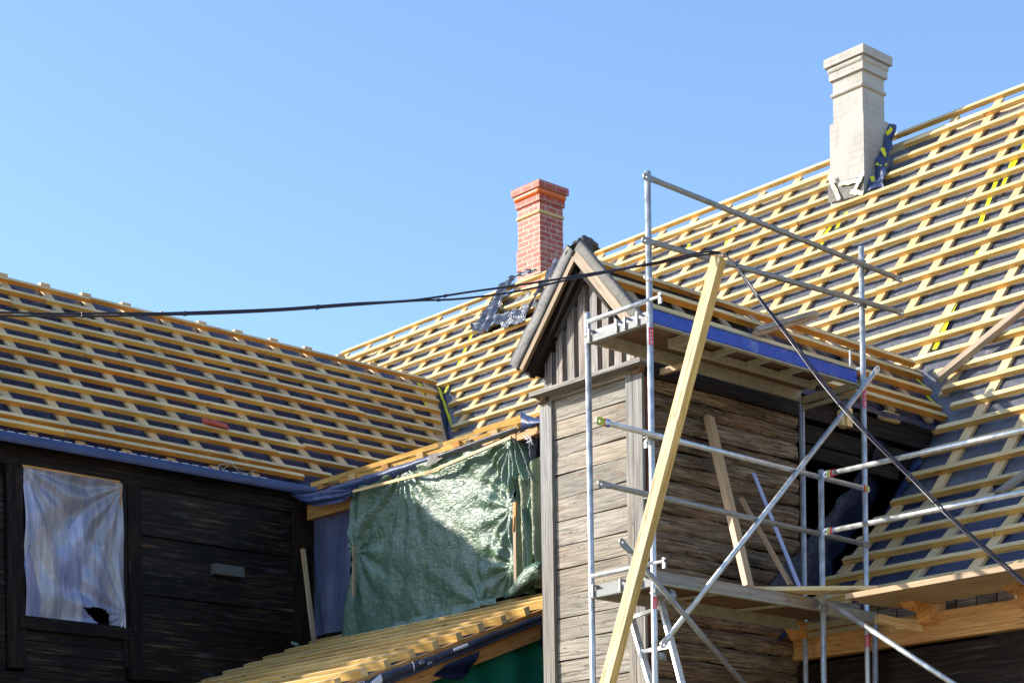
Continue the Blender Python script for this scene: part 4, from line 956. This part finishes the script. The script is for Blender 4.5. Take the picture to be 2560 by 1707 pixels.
# ------------------------------------------------------------------ SCAFFOLD BESIDE THE TOWER
XO, XI = -9.993, -10.665; YF, YK = 10.566, 13.20; ZU, ZL = 6.255, 4.255; R_ = 0.0242
SF = thing('scaffold', 'galvanised scaffold bay with blue upper deck standing beside the tower wall', 'scaffold', (-10.3, 11.9, 0))
def sp(name, a, c, mat=STEEL, r=R_, parent=SF, n=16, label=None):
    b = BM(); tube(b, a, c, r, n); return obj(name, b, mat, parent, label)
def sticker(post, x, y, z0, z1, ang, r=R_, parent=SF):
    b = BM(); pts = []; uvl = b.loops.layers.uv.verify()
    def f(u, v): a = ang-0.9+1.8*u; return V((x+(r+.0015)*math.cos(a), y+(r+.0015)*math.sin(a), z0+(z1-z0)*v))
    sheet(b, f, 10, 2); s = obj('sticker', b, RED, post, smooth=True)
    b = BM()
    for q in (-0.45, -0.1, 0.3):
        aa = ang+q
        def g_(u, v, aa=aa): a = aa-0.055+0.11*u; return V((x+(r+.0028)*math.cos(a), y+(r+.0028)*math.sin(a), z0+(z1-z0)*(0.30+0.62*v)))
        sheet(b, g_, 2, 12, keep=lambda u, v: (int(v*12) % 4) != 3)
    for q in (0.06, 0.14, 0.21):
        def g2(u, v, q=q): a = ang-0.6+1.2*u; return V((x+(r+.0028)*math.cos(a), y+(r+.0028)*math.sin(a), z0+(z1-z0)*(q+0.025*v)))
        sheet(b, g2, 6, 1, keep=lambda u, v: True)
    obj('sticker_print', b, WHITE, s) if False else obj('sticker_print', b, WHITE, post, smooth=True)
CA = math.atan2(-12, 11)   # bearing of the camera seen from the posts
def posts():
    P = {}
    P['of'] = sp('post', (XO, YF, 0), (XO, YF, 7.40)); P['ok'] = sp('post', (XO, YK, 0), (XO, YK, 7.44))
    P['if'] = sp('post', (XI, YF, 0), (XI, YF, 6.486)); P['ik'] = sp('post', (XI, YK, 0), (XI, YK, 6.24))
    return P
P = posts()
zat = lambda y, Y=YF, X=XO: aX(1632, y, X).z
sticker(P['of'], XO, YF, zat(866), zat(823), CA+0.55); sticker(P['of'], XO, YF, zat(1522), zat(1492), CA+0.45)
sticker(P['ok'], XO, YK, aX(2175, 1024, XO).z, aX(2175, 970, XO).z, CA+0.55); sticker(P['ok'], XO, YK, aX(2184, 1620, XO).z, aX(2184, 1590, XO).z, CA+.1)
# thicker sleeves above the spigots
b = BM(); tube(b, (XI, YF, 6.40), (XI, YF, 6.50), R_*0.8, 14); tube(b, (XI, YF, 6.30), (XI, YF, 6.34), R_*1.06, 14); obj('spigot', b, STEEL, SF)
b = BM(); tube(b, (XO, YF, 6.56), (XO, YF, 6.60), R_*1.07, 14); obj('spigot', b, STEEL, SF)
def coupler(p, axis=(0, 0, 1), r=0.040, parent=SF):
    b = BM(); p = V(p); a = V(axis).normalized()
    tube(b, p-a*0.025, p+a*0.025, r, 12); t = a.cross(V((1, 0.3, 0.2))).normalized(); s = a.cross(t)
    beam(b, p+t*0.02, p+t*0.075, 0.036, 0.05, a); beam(b, p-t*0.02, p-t*0.07, 0.026, 0.034, a); tube(b, p-t*.055-a*.035, p-t*.055+a*.035, .007, 8); tube(b, p+t*0.045-a*0.03+s*.01, p+t*0.045+a*0.035+s*.01, 0.008, 8); tube(b, p+s*0.03-t*.01, p+s*0.065-t*.01, 0.009, 8)
    return obj('coupler', b, STEELD, parent, bevel=0.002)
def endplate(bm, p, d, up, L=0.13, w=0.055, hole=True):
    """flattened tube end with a rounded tip and a hole"""
    p = V(p); d = V(d).normalized(); up = V(up); s = d.cross(up).normalized(); up = s.cross(d).normalized()
    n = 10; t = 0.006
    ring = [p+up*w/2*0.8, p+d*0.04+up*w/2]
    arc = [p+d*(L-w/2)+(up*math.cos(a)+d*math.sin(a))*w/2 for a in [math.pi*i/n for i in range(n+1)]]
    ring = ring+arc+[p+d*0.04-up*w/2, p-up*w/2*0.8]
    hc = p+d*(L-w/2)
    if not hole: 
        A = [bm.verts.new(q-s*t) for q in ring]; B = [bm.verts.new(q+s*t) for q in ring]
        bm.faces.new(A[::-1]); bm.faces.new(B)
        for i in range(len(ring)): j = (i+1) % len(ring); bm.faces.new((A[i], A[j], B[j], B[i]))
        return
    hr = 0.011; inner = []
    for q in ring:
        v = q-hc; a = math.atan2(v.dot(d), v.dot(up)); inner.append(hc+(up*math.cos(a)+d*math.sin(a))*hr)
    m = len(ring)
    A = [bm.verts.new(q-s*t) for q in ring]; B = [bm.verts.new(q+s*t) for q in ring]; Ai = [bm.verts.new(q-s*t) for q in inner]; Bi = [bm.verts.new(q+s*t) for q in inner]
    for i in range(m):
        j = (i+1) % m
        for quad in ((A[i], Ai[i], Ai[j], A[j]), (B[i], B[j], Bi[j], Bi[i]), (A[i], A[j], B[j], B[i]), (Ai[i], Bi[i], Bi[j], Ai[j])):
            try: bm.faces.new(quad)
            except ValueError: pass
def rail(name, a, c, mat=STEEL, plates=(True, True), r=0.0215, parent=SF, up=(0, 0, 1), label=None):
    b = BM(); a = V(a); c = V(c); d = (c-a).normalized(); a2 = a+d*(0.11 if plates[0] else 0); c2 = c-d*(0.11 if plates[1] else 0)
    tube(b, a2, c2, r, 16); o = obj(name, b, mat, parent, label)
    for fl, p, dd in ((plates[0], a2, -d), (plates[1], c2, d)):
        if fl:
            # taper from round to flat
            b = BM(); u = V(up); s = dd.cross(u).normalized(); u = s.cross(dd).normalized(); R0 = []; R1 = []
            for i in range(12):
                g_ = 2*math.pi*i/12; R0.append(b.verts.new(p-dd*0.002+s*r*1.01*math.cos(g_)+u*r*1.01*math.sin(g_))); R1.append(b.verts.new(p+dd*0.05+s*0.007*math.cos(g_)+u*0.028*math.sin(g_)))
            for i in range(12): b.faces.new((R0[i], R0[(i+1) % 12], R1[(i+1) % 12], R1[i]))
            endplate(b, p+dd*0.03, dd, u, 0.10, 0.056); obj('rail_end', b, mat, o)
    return o
XRr = XO+0.05
rail('guard_rail', aX(1612, 441, XRr), aX(2252, 699, XRr), STEELD); rail('guard_rail', aX(1609, 600, XRr), aX(2256, 782, XRr), STEELD)
r3 = rail('guard_rail', aX(1494, 1051, XRr), aX(2170, 1223, XRr)); r4 = rail('guard_rail', aX(1499, 1208, XRr), aX(2172, 1362, XRr), STEELD)
# painted colour code on the rail ends
def bands(p, d, cols, parent, L=0.034):
    p = V(p); d = V(d).normalized()
    for i, m_ in enumerate(cols):
        b = BM(); q = p+d*(L*i); beam(b, q, q+d*L*0.98, 0.026 if i else 0.018, 0.058 if i < 2 else 0.052, (0, 0, 1)); obj('colour_band', b, m_, parent, bevel=0.006)
dd = (aX(2170, 1223, XRr)-aX(1494, 1051, XRr)).normalized()
bands(aX(1494, 1051, XRr)+dd*0.055, dd, (REDP, CBLUE), r3); b = BM(); endplate(b, aX(1494, 1051, XRr)+dd*0.06+V((.004, 0, 0)), -dd, (0, 0, 1), .075, .060); obj('colour_band', b, LIME, r3)
bands(aX(2152, 1218, XRr), dd, (CBLUE, REDP, LIME), r3, 0.03)
for (px, py) in ((1632, 449), (1634, 607)): pass
for y_, z_ in ((YF, aX(1640, 1088, XRr).z), (YF, aX(1640, 1240, XRr).z), (YK, aX(2163, 655, XRr).z), (YK, aX(2166, 754, XRr).z)): coupler((XO, y_, z_))
coupler(aX(1645, 1480, XO)); coupler(aX(1650, 1640, XO)); coupler(aX(1678, 1490, XO+0.06), (0.2, 1, -1))
b = BM(); c = aX(1626, 1106, XO); beam(b, c, c+V((0, -0.05, 0)), 0.02, 0.03); beam(b, c+V((0, -.05, 0)), c+V((0, -.05, -.05)), 0.02, 0.02, (1, 0, 0)); tube(b, (XO-0.03, YF-.02, aX(1632, 700, XO).z-0.0), (XO-0.03, YF-.02, aX(1632, 700, XO).z+.03), .006); obj('wedge_pin', b, ALU, SF)
# transoms (frame tops) : U channels and end guards
def transom(x0, x1, y, z, parent=SF, front=True):
    b = BM(); beam(b, (x0, y, z-0.005), (x1, y, z-0.005), 0.05, 0.008); beam(b, (x0, y-0.024, z+.02), (x1, y-0.024, z+.02), 0.004, 0.05); beam(b, (x0, y+0.024, z+.02), (x1, y+0.024, z+.02), 0.004, 0.05)
    if not front: beam(b, (x0, y, z-.05), (x1, y, z-.05), 0.03, 0.03)
    return obj('transom', b, CHAN if front else OLDSTEEL, parent)
transom(XI, XO, YF, ZU, SF); transom(XI, XO, YK, ZU, SF, False); transom(XI, XO, YF, ZL, SF); transom(XI, XO, YK, ZL, SF, False)
for z_ in (ZU, ZL):
    sp('guard_tube', (XI+.01, YF-.01, z_+0.165), (XO+0.01, YF-.01, z_+0.165), STEEL, 0.019)
    b = BM(); tube(b, (XO+.02, YF-.01, z_+0.165), (XO+0.13, YF-.01, z_+0.165), .012, 10); beam(b, (XO+.12, YF-.01, z_+0.19), (XO+.12, YF-.01, z_+0.11), .02, .02, (1, 0, 0)); obj('locking_bolt', b, ALU, SF); b = BM(); tube(b, (XO-0.09, YF+.1, z_+.13), (XO-.09, YF+.1, z_+.33), .009, 8); obj('locking_bolt', b, ALU, SF)
    for x_ in (XI+0.05, XI+0.35, XI+0.44, XO-0.10):
        b = BM(); beam(b, (x_, YF-0.035, z_+.0), (x_, YF-0.035, z_+0.095), 0.018, 0.02, (0, -1, 0)); beam(b, (x_, YF-0.03, z_+.085), (x_, YF+0.05, z_+.085), 0.016, 0.015); obj('deck_hook', b, STEELD, SF)
    b = BM(); beam(b, (XI+0.06, YF+0.03, z_+0.055), (XO-0.03, YF+0.03, z_+.055), 0.02, 0.085); obj('deck_end', b, WHITEP if z_ == ZU else CHAN, SF)
# inner tower-side edge: bolt at the back of the upper deck
b = BM(); tube(b, (XO-.12, YK-.02, ZU+.13), (XO-.12, YK-.02, ZU+.33), .009, 8); obj('locking_bolt', b, ALU, SF); b = BM(); tube(b, (XO-.25, YK, ZU+.15), (XO+0.02, YK, ZU+.15), .016, 10); obj('locking_bolt', b, ALU, SF)
# upper deck
dU = BM(); beam(dU, (XO-0.025, YF+.04, ZU+0.065), (XO-0.025, YK-.07, ZU+0.065), 0.022, 0.100); UD = obj('deck', dU, BLUE, SF, 'scratched blue side of the upper deck')
b = BM(); beam(b, (XO-0.02, YF+.04, ZU-0.003), (XO-0.02, YK-.07, ZU-0.003), 0.045, 0.010); beam(b, (XO-0.02, YF+.04, ZU+.122), (XO-0.02, YK-.07, ZU+.122), 0.035, 0.008)
beam(b, (XI+0.02, YF+.04, ZU+0.05), (XI+0.02, YK-.05, ZU+0.05), 0.03, 0.10); beam(b, (XI+0.30, YF+.65, ZU+0.045), (XI+0.30, YK-.2, ZU+0.045), 0.035, 0.055)
for k in range(5):
    yy = YF+0.7+k*0.42; beam(b, (XI+0.3, yy, ZU+.05), (XO-.03, yy, ZU+.05), 0.03, 0.05)
beam(b, (XI+0.3, YF+.62, ZU+.045), (XO-.03, YF+.62, ZU+.045), .05, .07)
obj('deck_frame', b, OLDSTEEL, UD)
b = BM(); beam(b, ((XI+XO)/2, YF+.04, ZU+.10), ((XI+XO)/2, YK-.05, ZU+.10), XO-XI-.06, 0.012); obj('deck_board', b, PLY, UD)
# lower deck
b = BM(); beam(b, (XO-0.03, YF+.04, ZL+0.075), (XO-0.03, YK-.07, ZL+0.075), 0.03, 0.09); LD = obj('deck', b, DECKW, SF, 'grey timber edged lower deck')
b = BM(); beam(b, (XO-0.03, YF+.04, ZL+0.025), (XO-0.03, YK-.07, ZL+0.025), 0.04, 0.012); beam(b, (XI+0.02, YF+.04, ZL+0.045), (XI+0.02, YK-.05, ZL+0.045), 0.03, 0.11)
beam(b, (XI+.1, YF+.8, ZL+.05), (XO-.05, YF+.9, ZL+.05), .02, .02); beam(b, (XI+.1, YF+1.6, ZL+.05), (XO-.05, YF+1.75, ZL+.05), .02, .02); obj('deck_frame', b, OLDSTEEL, LD)
b = BM(); beam(b, ((XI+XO)/2, YF+.04, ZL+.09), ((XI+XO)/2, YK-.05, ZL+.09), XO-XI-.07, 0.02); obj('deck_board', b, PLY, LD)
# diagonals
XD = XO+0.085
o = rail('diagonal_brace', aX(2195, 920, XD), aX(1656, 1612, XD), STEEL, (True, True), 0.0225)
o = rail('diagonal_brace', aX(1553, 1352, XD+.02), aX(1905, 1762, XD+.02), STEELD, (True, False), 0.0215)
# ladder inside the scaffold
LDR = thing('ladder', 'aluminium ladder standing behind the front scaffold posts', 'ladder', (-10.3, 10.8, 0))
XLd = -10.28
lA, lB = aY(1578, 1540, 10.95), aY(1628, 1712, 10.78); lC, lD = aY(1655, 1512, 10.95), aY(1706, 1712, 10.78)
def ext(a, c, t): return a+(c-a)*t
for a, c in ((lA, lB), (lC, lD)):
    b = BM(); beam(b, ext(a, c, -0.12), ext(a, c, 9.0*0.62), 0.025, 0.06, (0, 1, 0)); obj('stile', b, ALU, LDR)
for k in range(12):
    t = 0.02+k*0.50
    b = BM(); beam(b, ext(lA, lB, t), ext(lC, lD, t), 0.03, 0.028); obj('rung', b, ALU, LDR)
# ------------------------------------------------------------------ SCAFFOLD ALONG THE EAVES
SE = thing('scaffold', 'galvanised scaffold bay with timber planks running right along the main eaves', 'scaffold', (-9, 12.9, 0))
XA = -9.93; YA = aX(2057, 1515, XA).y; YBk = YA+0.70
pA = sp('post', (XA, YA, 0), (XA, YA, aX(2053, 1175, XA).z), STEEL, R_, SE)
sp('post', (XA, YBk, 0), (XA, YBk, ZL-0.03), STEEL, R_, SE)
XE = XA+2.57; sp('post', (XE, YA, 0), (XE, YA, 5.45), STEEL, R_, SE); sp('post', (XE, YBk, 0), (XE, YBk, ZL), STEEL, R_, SE)
b = BM(); beam(b, (XA, YA, ZL+.01), (XA, YBk, ZL+.01), .05, .09); obj('transom', b, OLDSTEEL, SE)
b = BM(); beam(b, (XE, YA, ZL+.01), (XE, YBk, ZL+.01), .05, .09); obj('transom', b, OLDSTEEL, SE)
for (x_, y0_, y1_) in ((2063, 1186, 1075), (2063, 1329, 1230)):
    a = aY(x_, y0_, YA-.04); c = aY(2560, y1_, YA-.04); d = (c-a).normalized()
    rr = rail('guard_rail', a, a+d*2.6, STEEL, (True, True), 0.022, SE); bands(a+d*0.02, d, (LIME, REDP, CBLUE if y0_ > 1200 else REDP), rr, 0.03)
rail('diagonal_brace', aY(2046, 1488, YA-.07), aY(2450, 1752, YA-.07), STEEL, (True, False), 0.0225, SE); coupler((XA, YA, ZL+0.02), parent=SE)
a0 = V((XA+0.27, YA-.07, 0)); 
pz = ZL+0.075
for k, (y_, x0_, m_) in enumerate(((YA+0.02, XA+0.27, OLDPINE), (YA+0.27, XA+0.22, PLY), (YA+0.52, XA+0.25, PLY))):
    b = BM(); beam(b, (x0_, y_+0.05, pz), (XE+0.3, y_+0.05, pz), 0.24, 0.045, jit=.003); obj('plank', b, OLDPINE, SE)
# ------------------------------------------------------------------ LOOSE TIMBER
def loose(name, a, c, w, h, mat, label, cat, up=(0, 0, 1), bevel=0.002, jit=0.002):
    b = BM(); beam(b, a, c, w, h, up, jit=jit)
    if name == 'timber_prop':
        b.faces.ensure_lookup_table(); b.faces[1].material_index = 1; b.faces[3].material_index = 1  # shade tint painted on the side faces of the prop
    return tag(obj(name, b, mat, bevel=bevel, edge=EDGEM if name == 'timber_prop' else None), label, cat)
top = aD(1797, 646, 13.55); bot = aD(1520, 1707, 13.2); dr = (bot-top)
bot2 = top+dr*((top.z-0.02)/(top.z-bot.z))
loose('timber_prop', bot2, top, 0.083, 0.086, wood('prop_pine', [(0.30, (0.62, 0.42, 0.20)), (0.5, (0.76, 0.56, 0.30)), (0.72, (0.84, 0.66, 0.40))], cracks=0.5, var=0.08), 'long square new timber prop leaning in front of the scaffold, carrying the cables', 'timber', (0.2, -1, 0), 0.004)
loose('plank', aX(1872, 1468, XO-.12)*1.0, aX(1772, 1043, TX+.06), 0.085, 0.055, OLDPINE, 'thick brown plank leaning on the log wall above the lower deck', 'plank', (1, 0, 0))
loose('lath', aX(1977, 1462, XO-.18), aX(1853, 1247, TX+.07), 0.045, 0.03, OLDPINE, 'thin weathered lath leaning beside the pale blue strip', 'lath', (1, 0, 0))
loose('plastic_strip', aX(2004, 1480, XO-.2), aX(1884, 1183, TX+.05), 0.05, 0.012, STRIP, 'pale blue plastic strip leaning on the log wall', 'strip', (1, 0, 0))
p0 = aZ(1872, 1476, ZL+.145); p1 = aZ(2188, 1474, ZL+.145)
loose('plank', p0, p1, 0.20, 0.035, PINE, 'rough pale plank lying across the corner where the two scaffold decks meet', 'plank')
loose('plank', Mn(2345, 955)+NM*.03, Mn(2590, 760)+NM*.05, 0.10, 0.06, OLDPINE, 'long brown plank lying diagonally on the main roof battens at right', 'plank', NM)
loose('plank', Kn(2500, 1240)+NK*.03, Kn(2580, 1180)+NK*.03, 0.13, 0.03, DECKW, 'grey board lying on the shaded battens under the guard rails', 'plank', NK)
for k, dz_ in enumerate((0, 0.035)):
    a = Tn(1875+4*k, 850)+V((0.06, 0, .04+dz_)); c = Tn(2037, 800)+V((.02, 0, .03+dz_))
    loose('board_offcut', a, c, 0.055, 0.028, OLDPINE, ('lower' if k == 0 else 'upper')+' of two short boards stacked across the tower roof battens', 'board', NT)
loose('board_offcut', aX(1655, 930, TX+.08), aX(1722, 910, TX+0.45), 0.05, 0.05, OLDPINE, 'short timber offcut poking out under the upper deck', 'board')
# crumpled foil round the brick chimney foot
CF = thing('chimney_foil', 'crumpled black and silver foil spread on battens below the brick chimney', 'foil sheet', Mn(1300, 760))
def fp(x, y, l=0.03): return Mn(x, y)+NM*l
cr = lambda u, v, p: 0.035*fbm(p*7)+0.012*math.sin(p.x*31+p.z*17)
for q, l, m_, nm in (((( 1185, 830), (1225, 836), (1292, 694), (1262, 712)), 0.05, FOIL, 'left_band'), (((1185, 838), (1300, 800), (1312, 775), (1182, 815)), 0.05, FOIL, 'bottom_band'), (((1312, 800), (1345, 745), (1420, 650), (1388, 655)), 0.05, FOIL, 'right_band'), (((1232, 800), (1330, 770), (1345, 705), (1262, 730)), -0.055, FOILS, 'silver_sheet'), (((1215, 806), (1300, 790), (1325, 770), (1235, 795)), 0.03, FOILS, 'silver_sheet'), (((1275, 706), (1352, 686), (1340, 678), (1285, 696)), 0.06, FOIL, 'top_band'), (((1255, 826), (1308, 812), (1330, 770), (1262, 790)), 0.045, FOILS, 'hanging_corner')):
    b = BM(); sheet(b, bil(*[fp(*c, l) for c in q]), 26, 26, disp=cr); obj(nm, b, m_, CF, smooth=True)
# ------------------------------------------------------------------ CABLES
def cable(pts, r, label):
    b = BM(); P_ = []
    K = [aD(*p) for p in pts]
    for i in range(len(K)-1):
        p0, p1, p2, p3 = K[max(0, i-1)], K[i], K[i+1], K[min(len(K)-1, i+2)]
        for t in range(10):
            t /= 10; P_.append(0.5*((2*p1)+(p2-p0)*t+(2*p0-5*p1+4*p2-p3)*t*t+(3*p1-p0-3*p2+p3)*t**3))
    P_.append(K[-1]); smooth_tube(b, P_, r, 8)
    bt = [(K[i]+K[i+1])/2 for i in range(1, len(K)-1, 2)]
    o = tag(obj('cable', b, CABLE, smooth=True), label, 'cable'); 
    for i in range(1, len(K)-1, 2):
        b = BM(); j = i*10+5; q = P_[j]; dq = (P_[j]-P_[j-1]).normalized(); tube(b, q, q+dq*0.02, r*1.45, 8); beam(b, q, q+V((0, 0, -.018)), .004, .004, (1, 0, 0)); obj('cable_tie', b, CABLE, o)
    return o
cable(((-60, 779, 12.3), (130, 784, 12.3), (270, 783, 12.3), (395, 783, 12.4), (530, 779, 12.5), (700, 772, 12.6), (880, 759, 12.8), (1035, 750, 12.9), (1180, 729, 13.0), (1290, 714, 13.1), (1400, 697, 13.2), (1490, 682, 13.3), (1630, 661, 13.4), (1740, 640, 13.5), (1797, 634, 13.5), (1822, 645, 13.4), (1860, 690, 13.2), (1915, 765, 13.0), (1990, 860, 12.7), (2060, 955, 12.5), (2150, 1060, 12.2), (2290, 1200, 11.9), (2400, 1310, 11.6), (2640, 1520, 11.2)), 0.0073, 'upper black cable running from the left over the leaning prop')
cable(((-60, 789, 12.28), (130, 790, 12.28), (270, 790, 12.28), (395, 787, 12.38), (530, 784, 12.48), (700, 776, 12.58), (880, 763, 12.78), (1035, 752, 12.88), (1150, 747, 12.98), (1290, 729, 13.08), (1400, 704, 13.18), (1490, 686, 13.28), (1630, 658, 13.38), (1740, 634, 13.48), (1797, 631, 13.5), (1830, 655, 13.4), (1868, 708, 13.18), (1912, 768, 12.98), (1984, 864, 12.68), (2054, 959, 12.48), (2144, 1064, 12.18), (2284, 1204, 11.88), (2394, 1314, 11.58), (2634, 1524, 11.18)), 0.0073, 'lower black cable sagging away from its twin before the leaning prop')
print('battens', nb, 'rows', len(rows))
